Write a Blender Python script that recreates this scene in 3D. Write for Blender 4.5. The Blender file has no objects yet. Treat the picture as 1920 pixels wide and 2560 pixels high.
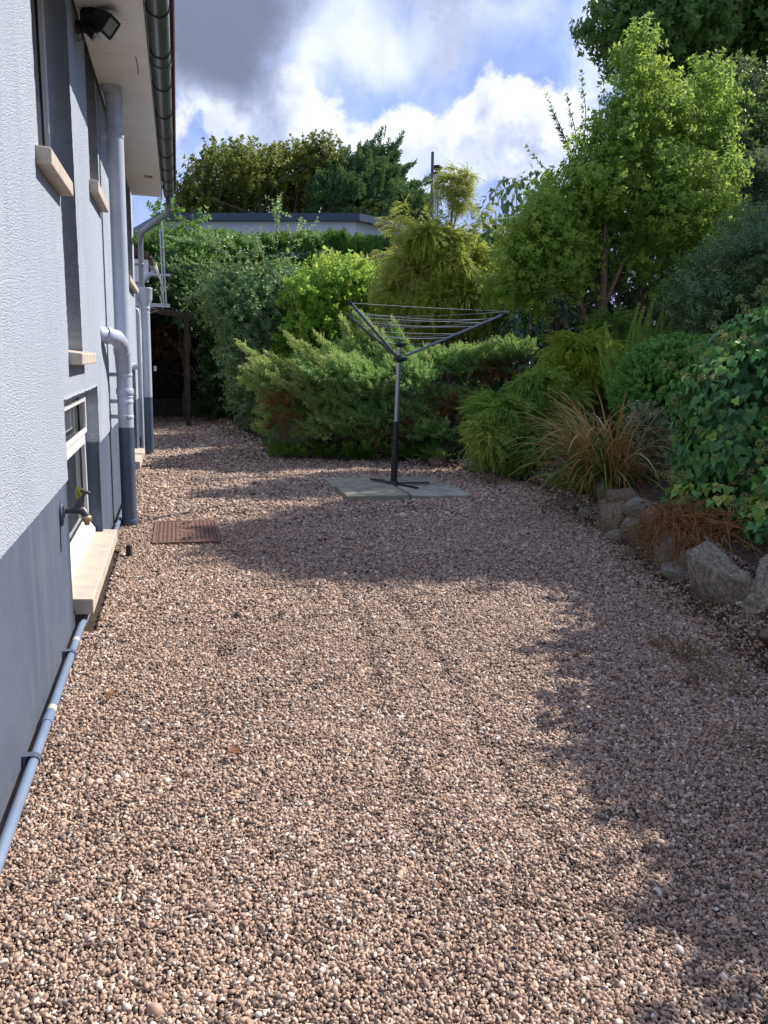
import bpy, math, random
import numpy as np
from mathutils import Matrix, Vector, noise as mnoise

S = bpy.context.scene
COL = S.collection
PI = math.pi

# ------------------------------------------------------------------ camera
cam = bpy.data.cameras.new("camera")
cam.sensor_fit = 'VERTICAL'
cam.sensor_height = 24.0
cam.lens = 1900.0 / 2560.0 * 24.0
cam.clip_start = 0.05
cam.clip_end = 3000
camo = bpy.data.objects.new("camera", cam)
COL.objects.link(camo)
camo.matrix_world = (Matrix.Translation((0.505, 0.0, 1.35))
                     @ Matrix.Rotation(math.radians(-15.2025), 4, 'Z')
                     @ Matrix.Rotation(math.radians(90 - 11.4367), 4, 'X')
                     @ Matrix.Rotation(0.030, 4, 'Z'))
S.camera = camo

# ------------------------------------------------------------------ light
SUN = Vector((1.0, 0.34, 1.0)).normalized()
SUN_EL = math.asin(SUN.z)
SUN_AZ = math.atan2(SUN.x, SUN.y)
sl = bpy.data.lights.new("sun", 'SUN')
sl.energy = 3.15
sl.angle = math.radians(0.53)
sl.color = (1.0, 0.94, 0.86)
slo = bpy.data.objects.new("sun", sl)
COL.objects.link(slo)
slo.rotation_euler = SUN.to_track_quat('Z', 'Y').to_euler()
slo.location = (6, 4, 12)

S.view_settings.view_transform = 'Standard'
S.view_settings.look = 'None'
S.view_settings.gamma = 1
S.view_settings.use_curve_mapping = False
S.view_settings.exposure = 1.25
S.cycles.max_bounces = 10
S.cycles.diffuse_bounces = 6
S.cycles.transmission_bounces = 6
S.cycles.transparent_max_bounces = 6
S.cycles.caustics_reflective = False
S.cycles.caustics_refractive = False


class NT:
    """tiny helper round a node tree"""
    def __init__(self, t):
        self.t = t
        t.nodes.clear()

    def n(self, typ, **kw):
        d = self.t.nodes.new(typ)
        for k, v in kw.items():
            if k.startswith('i_'):
                d.inputs[k[2:].replace('_', ' ')].default_value = v
            else:
                setattr(d, k, v)
        return d

    def l(self, a, b):
        self.t.links.new(a, b)

    def math(self, op, a, b=None, clamp=False):
        d = self.t.nodes.new('ShaderNodeMath')
        d.operation = op
        d.use_clamp = clamp
        for i, v in enumerate((a, b)):
            if v is None:
                continue
            if isinstance(v, (int, float)):
                d.inputs[i].default_value = v
            else:
                self.l(v, d.inputs[i])
        return d.outputs[0]

    def smooth(self, v, a, b, c=0.0, d_=1.0):
        d = self.t.nodes.new('ShaderNodeMapRange')
        d.interpolation_type = 'SMOOTHSTEP'
        self.l(v, d.inputs[0])
        for i, x in enumerate((a, b, c, d_)):
            d.inputs[1 + i].default_value = x
        return d.outputs[0]

    def mix(self, f, a, b, blend='MIX'):
        d = self.t.nodes.new('ShaderNodeMix')
        d.data_type = 'RGBA'
        d.blend_type = blend
        for s_, v in ((d.inputs['Factor'], f), (d.inputs[6], a), (d.inputs[7], b)):
            if isinstance(v, (int, float)):
                s_.default_value = v
            elif isinstance(v, (tuple, list)):
                s_.default_value = (*v[:3], 1)
            else:
                self.l(v, s_)
        return d.outputs[2]


# ------------------------------------------------------------------ world
W = bpy.data.worlds.new("World")
S.world = W
W.use_nodes = True
w = NT(W.node_tree)
tc = w.n('ShaderNodeTexCoord')
D = tc.outputs['Generated']
sky = w.n('ShaderNodeTexSky', sky_type='NISHITA')
sky.sun_disc = False
sky.sun_elevation = SUN_EL
sky.sun_rotation = SUN_AZ
sky.air_density = 1.0
sky.dust_density = 0.6
sky.ozone_density = 2.0


def wnoise(scale, detail, rough=0.55, vec=None, dist=0.0):
    d = w.n('ShaderNodeTexNoise')
    d.inputs['Scale'].default_value = scale
    d.inputs['Detail'].default_value = detail
    d.inputs['Roughness'].default_value = rough
    d.inputs['Distortion'].default_value = dist
    w.l(vec if vec is not None else D, d.inputs['Vector'])
    return d.outputs['Fac']


def warp(vec, amt, scale, detail):
    wn = w.n('ShaderNodeTexNoise')
    wn.inputs['Scale'].default_value = scale
    wn.inputs['Detail'].default_value = detail
    wn.inputs['Roughness'].default_value = 0.56
    w.l(vec, wn.inputs['Vector'])
    vs = w.n('ShaderNodeVectorMath', operation='SUBTRACT')
    w.l(wn.outputs['Color'], vs.inputs[0])
    vs.inputs[1].default_value = (0.5, 0.5, 0.5)
    vm = w.n('ShaderNodeVectorMath', operation='SCALE')
    w.l(vs.outputs[0], vm.inputs[0])
    vm.inputs['Scale'].default_value = amt
    va = w.n('ShaderNodeVectorMath', operation='ADD')
    w.l(vec, va.inputs[0])
    w.l(vm.outputs[0], va.inputs[1])
    return va.outputs[0]


def blobs(lst, vec, soft=0.25):
    tot = None
    for (d, r, wt) in lst:
        v = Vector(d).normalized()
        dn = w.n('ShaderNodeVectorMath', operation='DISTANCE')
        w.l(vec, dn.inputs[0])
        dn.inputs[1].default_value = v
        s_ = w.smooth(dn.outputs['Value'], r * 1.3, r * soft, 0.0, wt)
        tot = s_ if tot is None else w.math('ADD', tot, s_)
    return tot


SKY_WHITE = [((0.094, 0.963, 0.253), 0.054, 0.45), ((0.039, 0.975, 0.221), 0.054, 0.4), ((0.123, 0.973, 0.197), 0.054, 0.35), ((0.289, 0.94, 0.181), 0.059, 0.35), ((0.443, 0.864, 0.241), 0.044, 0.45), ((0.152, 0.948, 0.281), 0.047, 0.75), ((0.128, 0.942, 0.31), 0.039, 0.6), ((0.103, 0.967, 0.234), 0.059, 0.5), ((0.168, 0.955, 0.246), 0.034, 0.5), ((0.017, 0.96, 0.279), 0.037, 0.6), ((0.057, 0.959, 0.278), 0.034, 0.55), ((-0.001, 0.969, 0.246), 0.029, 0.4), ((0.227, 0.939, 0.258), 0.034, 0.7), ((0.268, 0.929, 0.255), 0.039, 0.7), ((0.312, 0.913, 0.264), 0.042, 0.75), ((0.355, 0.892, 0.28), 0.042, 0.85), ((0.404, 0.873, 0.274), 0.044, 0.75), ((0.445, 0.853, 0.273), 0.044, 0.6), ((0.331, 0.917, 0.221), 0.032, 0.6), ((0.369, 0.904, 0.217), 0.032, 0.65), ((0.392, 0.892, 0.225), 0.02, 0.4), ((0.263, 0.94, 0.22), 0.054, 0.45), ((0.207, 0.956, 0.209), 0.039, 0.35)]
SKY_VEIL = [((0.143, 0.923, 0.358), 0.054, 0.8), ((0.202, 0.907, 0.368), 0.059, 0.9), ((0.252, 0.901, 0.353), 0.044, 0.6), ((0.332, 0.866, 0.374), 0.059, 0.8), ((0.425, 0.83, 0.361), 0.039, 0.9), ((0.439, 0.84, 0.318), 0.029, 0.7), ((0.118, 0.937, 0.328), 0.039, 0.7), ((0.286, 0.881, 0.377), 0.039, 0.4)]
SKY_GREY = [((0.019, 0.939, 0.345), 0.113, 0.42), ((0.083, 0.935, 0.344), 0.093, 0.4), ((0.056, 0.921, 0.385), 0.127, 0.45), ((0.004, 0.908, 0.42), 0.157, 0.5), ((0.153, 0.888, 0.434), 0.147, 0.45), ((0.14, 0.908, 0.395), 0.088, 0.35), ((0.24, 0.883, 0.403), 0.078, 0.35), ((0.313, 0.858, 0.407), 0.059, 0.3), ((-0.012, 0.95, 0.313), 0.078, 0.3), ((0.353, 0.896, 0.268), 0.029, 0.45), ((0.455, 0.816, 0.355), 0.044, 0.45)]



def density(vec):
    """heaped cloud: large bodies placed where the photograph has them, ragged by noise; noise alone elsewhere"""
    body = blobs(SKY_WHITE, warp(vec, 0.11, 10, 6))
    n1 = w.math('MULTIPLY', w.math('SUBTRACT', wnoise(5.5, 5, 0.55, vec), 0.43), 2.4)
    n2 = w.math('MULTIPLY', w.math('SUBTRACT', wnoise(24, 9, 0.62, vec), 0.5), 1.6)
    return w.math('ADD', w.math('ADD', body, n1), n2)


up = w.n('ShaderNodeVectorMath', operation='ADD')
w.l(D, up.inputs[0])
up.inputs[1].default_value = (0.022, 0.0, 0.032)          # a small step towards the sun: shows which side of a heap is lit
d0 = density(D)
d1 = density(up.outputs[0])
lit = w.smooth(w.math('SUBTRACT', d0, d1), -0.30, 0.75)
cov = w.smooth(d0, 0.22, 0.66)
thick = w.smooth(d0, 0.55, 1.25)
veil = w.smooth(wnoise(3.4, 7, 0.6, warp(D, 0.25, 3, 4)), 0.34, 0.72)
streak = blobs(SKY_VEIL, warp(D, 0.22, 6, 6), 0.1)
gd = w.math('ADD', blobs(SKY_GREY, warp(D, 0.14, 5, 5), 0.05), w.math('MULTIPLY', w.math('SUBTRACT', wnoise(6.0, 8, 0.6, D), 0.52), 3.2))
gcov = w.smooth(gd, 0.05, 0.85)
skyc = w.mix(1.0, sky.outputs[0], (0.62, 0.66, 0.86), 'MULTIPLY')
veil_c = w.mix(w.smooth(wnoise(7, 7, 0.6, warp(D, 0.2, 4, 4)), 0.36, 0.66), (1.55, 2.0, 3.7), (2.9, 3.3, 4.9))
c1 = w.mix(w.math('ADD', w.math('MULTIPLY', veil, 0.40), 0.52), skyc, veil_c)
c1 = w.mix(w.math('MULTIPLY', streak, 0.8, True), c1, (4.5, 4.8, 5.6))
body_c = w.mix(thick, (3.5, 3.85, 5.0), (1.95, 2.3, 3.6))
heap = w.mix(lit, body_c, (4.55, 4.75, 5.25))
c2 = w.mix(cov, c1, heap)
gr = w.mix(w.smooth(gd, 0.4, 1.35), (2.0, 2.3, 3.4), (1.0, 1.12, 1.6))
c3 = w.mix(w.math('MULTIPLY', gcov, 0.95), c2, gr)
bg = w.n('ShaderNodeBackground')
bg.inputs['Strength'].default_value = 0.095
w.l(c3, bg.inputs['Color'])
out = w.n('ShaderNodeOutputWorld')
w.l(bg.outputs[0], out.inputs[0])
W.cycles.sampling_method = 'MANUAL'
W.cycles.sample_map_resolution = 512

# ------------------------------------------------------------------ materials
MATS = {}


def mat(name, color, rough=0.6, spec=0.4, metal=0.0, var=None, vscale=8.0, bump=None, bscale=60.0, coat=0.0, detail=5):
    """Principled with optional noise colour variation towards var and noise bump."""
    m = bpy.data.materials.new(name)
    m.use_nodes = True
    t = NT(m.node_tree)
    p = t.n('ShaderNodeBsdfPrincipled')
    p.inputs['Base Color'].default_value = (*color, 1)
    p.inputs['Roughness'].default_value = rough
    p.inputs['Metallic'].default_value = metal
    p.inputs['Specular IOR Level'].default_value = spec
    p.inputs['Coat Weight'].default_value = coat
    co = t.n('ShaderNodeTexCoord').outputs['Object']
    if var is not None:
        nz = t.n('ShaderNodeTexNoise')
        nz.inputs['Scale'].default_value = vscale
        nz.inputs['Detail'].default_value = detail
        nz.inputs['Roughness'].default_value = 0.62
        t.l(co, nz.inputs['Vector'])
        t.l(t.mix(t.smooth(nz.outputs['Fac'], 0.35, 0.68), color, var), p.inputs['Base Color'])
        rr = t.smooth(nz.outputs['Fac'], 0.3, 0.7, rough * 0.85, min(1, rough * 1.15))
        t.l(rr, p.inputs['Roughness'])
    if bump:
        nb = t.n('ShaderNodeTexNoise')
        nb.inputs['Scale'].default_value = bscale
        nb.inputs['Detail'].default_value = 4
        t.l(co, nb.inputs['Vector'])
        b = t.n('ShaderNodeBump')
        b.inputs['Strength'].default_value = bump
        b.inputs['Distance'].default_value = 0.01
        t.l(nb.outputs['Fac'], b.inputs['Height'])
        t.l(b.outputs[0], p.inputs['Normal'])
    o = t.n('ShaderNodeOutputMaterial')
    t.l(p.outputs[0], o.inputs[0])
    MATS[name] = m
    return m


LEAF_GAIN = 3.1


def leaf_mat(name, stops, trans=0.30, rough=0.58, spec=0.22, inst=True, gain=None, glow=0.5):
    """leaf colour from the plant's own 'col' value (per twig) mixed with a per-leaf value 'lv'."""
    m = bpy.data.materials.new(name)
    m.use_nodes = True
    t = NT(m.node_tree)
    a1 = t.n('ShaderNodeAttribute', attribute_name='lv')
    if inst:
        a2 = t.n('ShaderNodeAttribute', attribute_name='col', attribute_type='INSTANCER')
        f = t.math('ADD', t.math('MULTIPLY', a2.outputs['Fac'], 0.68), t.math('MULTIPLY', a1.outputs['Fac'], 0.32))
    else:
        f = a1.outputs['Fac']
    r = t.n('ShaderNodeValToRGB')
    els = r.color_ramp.elements
    while len(els) < len(stops):
        els.new(0.5)
    for e, (pos, c) in zip(els, stops):
        e.position = pos
        e.color = (*[min(0.6, q * (gain or LEAF_GAIN)) for q in c], 1)
    t.l(f, r.inputs[0])
    colr = r.outputs[0]
    p = t.n('ShaderNodeBsdfPrincipled')
    p.inputs['Roughness'].default_value = rough
    p.inputs['Specular IOR Level'].default_value = spec
    t.l(colr, p.inputs['Base Color'])
    tr = t.n('ShaderNodeBsdfTranslucent')
    t.l(t.mix(glow, colr, (0.36, 0.44, 0.11)), tr.inputs['Color'])
    mx = t.n('ShaderNodeMixShader')
    mx.inputs[0].default_value = min(0.6, trans * 1.35)
    t.l(p.outputs[0], mx.inputs[1])
    t.l(tr.outputs[0], mx.inputs[2])
    o = t.n('ShaderNodeOutputMaterial')
    t.l(mx.outputs[0], o.inputs[0])
    MATS[name] = m
    return m


def wall_material():
    m = bpy.data.materials.new("white_roughcast")
    m.use_nodes = True
    t = NT(m.node_tree)
    co = t.n('ShaderNodeTexCoord').outputs['Object']
    p = t.n('ShaderNodeBsdfPrincipled')
    p.inputs['Roughness'].default_value = 0.75
    p.inputs['Specular IOR Level'].default_value = 0.25
    n1 = t.n('ShaderNodeTexNoise')
    n1.inputs['Scale'].default_value = 1.3
    n1.inputs['Detail'].default_value = 6
    t.l(co, n1.inputs['Vector'])
    wc = t.mix(t.smooth(n1.outputs['Fac'], 0.35, 0.75), (0.475, 0.525, 0.605), (0.41, 0.46, 0.545))
    mp = t.n('ShaderNodeMapping')
    mp.inputs['Scale'].default_value = (1, 1, 0.09)
    t.l(co, mp.inputs['Vector'])
    n3 = t.n('ShaderNodeTexNoise')
    n3.inputs['Scale'].default_value = 8
    n3.inputs['Detail'].default_value = 5
    t.l(mp.outputs[0], n3.inputs['Vector'])
    wc = t.mix(t.math('MULTIPLY', t.smooth(n3.outputs['Fac'], 0.52, 0.75), 0.5), wc, (0.38, 0.415, 0.46))
    t.l(wc, p.inputs['Base Color'])
    v = t.n('ShaderNodeTexVoronoi')
    v.inputs['Scale'].default_value = 150
    v.inputs['Randomness'].default_value = 1
    nz = t.n('ShaderNodeTexNoise')
    nz.inputs['Scale'].default_value = 260
    nz.inputs['Detail'].default_value = 3
    t.l(co, v.inputs['Vector'])
    t.l(co, nz.inputs['Vector'])
    h = t.math('ADD', t.math('MULTIPLY', v.outputs['Distance'], -1.1), t.math('MULTIPLY', nz.outputs['Fac'], 1.2))
    b = t.n('ShaderNodeBump')
    b.inputs['Strength'].default_value = 0.95
    b.inputs['Distance'].default_value = 0.006
    t.l(h, b.inputs['Height'])
    t.l(b.outputs[0], p.inputs['Normal'])
    o = t.n('ShaderNodeOutputMaterial')
    t.l(p.outputs[0], o.inputs[0])
    return m


def pebble_material():
    m = bpy.data.materials.new("pebble")
    m.use_nodes = True
    t = NT(m.node_tree)
    a2 = t.n('ShaderNodeAttribute', attribute_name='col', attribute_type='INSTANCER')
    r = t.n('ShaderNodeValToRGB')
    r.color_ramp.interpolation = 'LINEAR'
    stops = [(0.0, (0.055, 0.045, 0.042)), (0.14, (0.116, 0.082, 0.065)), (0.28, (0.202, 0.146, 0.119)), (0.40, (0.303, 0.215, 0.171)), (0.52, (0.423, 0.300, 0.223)),
             (0.61, (0.313, 0.245, 0.202)), (0.70, (0.485, 0.346, 0.253)), (0.78, (0.237, 0.206, 0.188)), (0.86, (0.504, 0.387, 0.297)), (0.94, (0.524, 0.451, 0.386)), (1.0, (0.60, 0.56, 0.51))]
    els = r.color_ramp.elements
    while len(els) < len(stops):
        els.new(0.5)
    for e, (pos, c) in zip(els, stops):
        e.position = pos
        e.color = (*c, 1)
    t.l(a2.outputs['Fac'], r.inputs[0])
    co = t.n('ShaderNodeTexCoord').outputs['Object']
    nz = t.n('ShaderNodeTexNoise')
    nz.inputs['Scale'].default_value = 2.2
    nz.inputs['Detail'].default_value = 4
    t.l(co, nz.inputs['Vector'])
    c = t.mix(1.0, r.outputs[0], t.mix(nz.outputs['Fac'], (0.85, 0.84, 0.83), (1.42, 1.36, 1.30)), 'MULTIPLY')
    p = t.n('ShaderNodeBsdfPrincipled')
    p.inputs['Roughness'].default_value = 0.62
    p.inputs['Specular IOR Level'].default_value = 0.35
    t.l(c, p.inputs['Base Color'])
    o = t.n('ShaderNodeOutputMaterial')
    t.l(p.outputs[0], o.inputs[0])
    return m


def lichen_stone(name, c, c2, lich=(0.46, 0.47, 0.40)):
    m = bpy.data.materials.new(name)
    m.use_nodes = True
    t = NT(m.node_tree)
    co = t.n('ShaderNodeTexCoord').outputs['Object']
    nz = t.n('ShaderNodeTexNoise')
    nz.inputs['Scale'].default_value = 9
    nz.inputs['Detail'].default_value = 8
    nz.inputs['Roughness'].default_value = 0.65
    t.l(co, nz.inputs['Vector'])
    n2 = t.n('ShaderNodeTexNoise')
    n2.inputs['Scale'].default_value = 38
    n2.inputs['Detail'].default_value = 6
    t.l(co, n2.inputs['Vector'])
    base = t.mix(t.smooth(nz.outputs['Fac'], 0.35, 0.65), c, c2)
    base = t.mix(t.smooth(t.math('ADD', t.math('MULTIPLY', n2.outputs['Fac'], 0.55), t.math('MULTIPLY', nz.outputs['Fac'], 0.55)), 0.60, 0.66), base, lich)
    p = t.n('ShaderNodeBsdfPrincipled')
    p.inputs['Roughness'].default_value = 0.9
    p.inputs['Specular IOR Level'].default_value = 0.15
    t.l(base, p.inputs['Base Color'])
    b = t.n('ShaderNodeBump')
    b.inputs['Strength'].default_value = 0.7
    b.inputs['Distance'].default_value = 0.02
    t.l(t.math('ADD', nz.outputs['Fac'], t.math('MULTIPLY', n2.outputs['Fac'], 0.4)), b.inputs['Height'])
    t.l(b.outputs[0], p.inputs['Normal'])
    o = t.n('ShaderNodeOutputMaterial')
    t.l(p.outputs[0], o.inputs[0])
    return m


def plinth_material():
    m = bpy.data.materials.new("blue_grey_masonry_paint")
    m.use_nodes = True
    t = NT(m.node_tree)
    co = t.n('ShaderNodeTexCoord').outputs['Object']

    def nz(scale, detail, st=(1, 1, 1)):
        mp = t.n('ShaderNodeMapping')
        mp.inputs['Scale'].default_value = st
        t.l(co, mp.inputs['Vector'])
        d = t.n('ShaderNodeTexNoise')
        d.inputs['Scale'].default_value = scale
        d.inputs['Detail'].default_value = detail
        d.inputs['Roughness'].default_value = 0.62
        t.l(mp.outputs[0], d.inputs['Vector'])
        return d.outputs['Fac']
    base = t.mix(t.smooth(nz(2.5, 6), 0.35, 0.7), (0.080, 0.104, 0.152), (0.105, 0.13, 0.18))
    base = t.mix(t.math('MULTIPLY', t.smooth(nz(9, 5, (1, 1, 0.10)), 0.50, 0.72), 0.45), base, (0.15, 0.175, 0.22))
    base = t.mix(t.math('MULTIPLY', t.smooth(nz(7, 5, (1, 1, 0.15)), 0.56, 0.74), 0.4), base, (0.055, 0.066, 0.09))
    sep = t.n('ShaderNodeSeparateXYZ')
    t.l(co, sep.inputs[0])
    splash = t.math('MULTIPLY', t.smooth(sep.outputs['Z'], 0.26, -0.02), t.smooth(nz(11, 6), 0.36, 0.66))
    base = t.mix(t.math('MULTIPLY', splash, 0.55), base, (0.13, 0.115, 0.095))
    spots = t.smooth(nz(70, 3), 0.68, 0.74)
    base = t.mix(t.math('MULTIPLY', spots, 0.5), base, (0.04, 0.045, 0.055))
    p = t.n('ShaderNodeBsdfPrincipled')
    p.inputs['Roughness'].default_value = 0.62
    p.inputs['Specular IOR Level'].default_value = 0.28
    t.l(base, p.inputs['Base Color'])
    b = t.n('ShaderNodeBump')
    b.inputs['Strength'].default_value = 0.4
    b.inputs['Distance'].default_value = 0.006
    t.l(t.math('ADD', nz(170, 3), t.math('MULTIPLY', nz(5, 4), 1.5)), b.inputs['Height'])
    t.l(b.outputs[0], p.inputs['Normal'])
    o = t.n('ShaderNodeOutputMaterial')
    t.l(p.outputs[0], o.inputs[0])
    return m


M_WALL = wall_material()
M_PLINTH = plinth_material()
M_PLINTHPIPE = mat("blue_grey_gloss_paint", (0.07, 0.093, 0.135), 0.38, 0.45, var=(0.09, 0.113, 0.155), vscale=5)
M_LOWPIPE = mat("pale_blue_grey_pipe_paint", (0.16, 0.21, 0.30), 0.35, 0.5, var=(0.19, 0.24, 0.33), vscale=6)
M_WHITEPIPE = mat("white_gloss_pipe_paint", (0.48, 0.52, 0.60), 0.32, 0.5, var=(0.42, 0.46, 0.54), vscale=4)
M_UPVC = mat("white_plastic", (0.78, 0.78, 0.77), 0.3, 0.5)
M_SOFFIT = mat("cream_soffit_board", (0.84, 0.82, 0.78), 0.5, 0.3, var=(0.76, 0.74, 0.69), vscale=2.5)
M_GUTTER = mat("dark_grey_gutter", (0.075, 0.085, 0.09), 0.33, 0.5, var=(0.10, 0.11, 0.115), vscale=3)
M_BLACK = mat("black_plastic", (0.018, 0.019, 0.02), 0.42, 0.45)
M_SILL = mat("cream_stone_sill", (0.53, 0.455, 0.375), 0.75, 0.25, var=(0.42, 0.37, 0.315), vscale=14, bump=0.25, bscale=120)
M_SILLGREY = mat("worn_grey_paint_sill", (0.52, 0.45, 0.36), 0.7, 0.25, var=(0.40, 0.37, 0.33), vscale=9, bump=0.25, bscale=90)
M_GREYPIPE = mat("grey_metal_pipe", (0.22, 0.24, 0.26), 0.35, 0.5, metal=0.3)
M_ALU = mat("dull_aluminium", (0.52, 0.54, 0.56), 0.36, 0.5, metal=0.85)
M_STEEL = mat("grey_steel_tube", (0.36, 0.38, 0.40), 0.35, 0.5, metal=0.7)
M_ARMBLUE = mat("grey_blue_coated_tube", (0.18, 0.215, 0.275), 0.35, 0.5, metal=0.35)
M_CORD = mat("pale_grey_cord", (0.42, 0.46, 0.52), 0.5, 0.4)
M_RUST = mat("rusty_cast_iron", (0.205, 0.125, 0.102), 0.85, 0.2, var=(0.15, 0.092, 0.076), vscale=18, bump=0.3, bscale=160)
M_SLABS = [mat("weathered_concrete_slab", c, 0.9, 0.15, var=v_, vscale=7, bump=0.3, bscale=130, detail=8)
           for c, v_ in (((0.36, 0.345, 0.265), (0.23, 0.225, 0.17)), ((0.43, 0.41, 0.33), (0.27, 0.27, 0.215)), ((0.40, 0.375, 0.28), (0.27, 0.255, 0.19)), ((0.34, 0.32, 0.25), (0.22, 0.21, 0.16)))]
M_BRASS = mat("brass_fitting", (0.55, 0.38, 0.22), 0.4, 0.5, metal=0.6)
M_TAPBODY = mat("dull_grey_tap_metal", (0.09, 0.085, 0.09), 0.45, 0.5, metal=0.5)
M_BARK = mat("grey_brown_bark", (0.10, 0.075, 0.055), 0.9, 0.1, var=(0.17, 0.135, 0.10), vscale=16, bump=0.7, bscale=40)
M_BARKLIGHT = mat("flaky_tan_bark", (0.26, 0.17, 0.10), 0.9, 0.1, var=(0.15, 0.10, 0.07), vscale=22, bump=0.8, bscale=50)
M_SOIL = mat("dark_soil", (0.045, 0.034, 0.024), 0.95, 0.1, var=(0.10, 0.075, 0.05), vscale=26, bump=1.0, bscale=70, detail=9)
M_GROUND = mat("rough_grass_ground", (0.05, 0.06, 0.03), 0.95, 0.1, var=(0.075, 0.075, 0.04), vscale=0.8, bump=0.5, bscale=12)
M_GRAVELBED = mat("dark_gap_grit", (0.05, 0.038, 0.032), 0.95, 0.1, var=(0.10, 0.075, 0.06), vscale=60, bump=1.0, bscale=90)  # dark brown undersheet, so the shaded gaps between pebbles come out dark
M_TIMBER = mat("weathered_timber", (0.065, 0.052, 0.042), 0.85, 0.15, var=(0.04, 0.033, 0.027), vscale=12, bump=0.4, bscale=60)
M_CONCRETE = mat("mossy_concrete", (0.13, 0.125, 0.10), 0.9, 0.15, var=(0.08, 0.085, 0.06), vscale=5, bump=0.4, bscale=40)
M_WHITEWALL = mat("pale_rendered_wall", (0.62, 0.64, 0.66), 0.8, 0.2, var=(0.55, 0.57, 0.60), vscale=1.5)
M_SLATE = mat("dark_blue_grey_roof_edge", (0.055, 0.075, 0.11), 0.45, 0.4)
M_TILE = mat("brown_roof_tile", (0.13, 0.075, 0.058), 0.8, 0.2, var=(0.09, 0.055, 0.045), vscale=7, bump=0.4, bscale=60)
M_SHINY = mat("stainless_flue", (0.55, 0.56, 0.58), 0.28, 0.5, metal=0.9)
M_DEADLEAF = mat("dry_brown_leaf", (0.15, 0.068, 0.035), 0.75, 0.2, var=(0.24, 0.125, 0.065), vscale=30)
M_STRAW = mat("dry_straw", (0.33, 0.24, 0.13), 0.8, 0.2, var=(0.22, 0.15, 0.08), vscale=20)
M_PEBBLE = pebble_material()
M_STONE = lichen_stone("lichen_spotted_stone", (0.15, 0.142, 0.115), (0.32, 0.30, 0.245), (0.46, 0.46, 0.38))
M_STONEBROWN = lichen_stone("brown_stone", (0.16, 0.12, 0.082), (0.27, 0.21, 0.145), (0.36, 0.35, 0.29))


def glass_mat(name, tint=(0.03, 0.035, 0.04)):
    m = mat(name, tint, 0.04, 0.6)
    return m


M_GLASS = glass_mat("dark_window_glass")
M_LAMPGLASS = mat("lamp_glass", (0.30, 0.34, 0.30), 0.12, 0.6)


def clear_sheet_mat():
    m = bpy.data.materials.new("clear_corrugated_plastic")
    m.use_nodes = True
    t = NT(m.node_tree)
    p = t.n('ShaderNodeBsdfPrincipled')
    p.inputs['Base Color'].default_value = (0.72, 0.75, 0.75, 1)
    p.inputs['Roughness'].default_value = 0.25
    tr = t.n('ShaderNodeBsdfTransparent')
    tr.inputs['Color'].default_value = (0.85, 0.88, 0.88, 1)
    mx = t.n('ShaderNodeMixShader')
    mx.inputs[0].default_value = 0.5
    t.l(p.outputs[0], mx.inputs[1])
    t.l(tr.outputs[0], mx.inputs[2])
    o = t.n('ShaderNodeOutputMaterial')
    t.l(mx.outputs[0], o.inputs[0])
    return m


M_CLEAR = clear_sheet_mat()

# ------------------------------------------------------------------ object helpers
OFF = {}


def link(o):
    COL.objects.link(o)
    return o


def props(o, label=None, category=None, group=None, kind=None):
    for k, v in (('label', label), ('category', category), ('group', group), ('kind', kind)):
        if v is not None:
            o[k] = v
    return o


def thing(name, label, cat, loc=(0, 0, 0), group=None):
    o = bpy.data.objects.new(name, None)
    o.empty_display_size = 0.1
    o.location = loc
    link(o)
    OFF[o] = np.array(loc, float)
    return props(o, label, cat, group)


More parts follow.
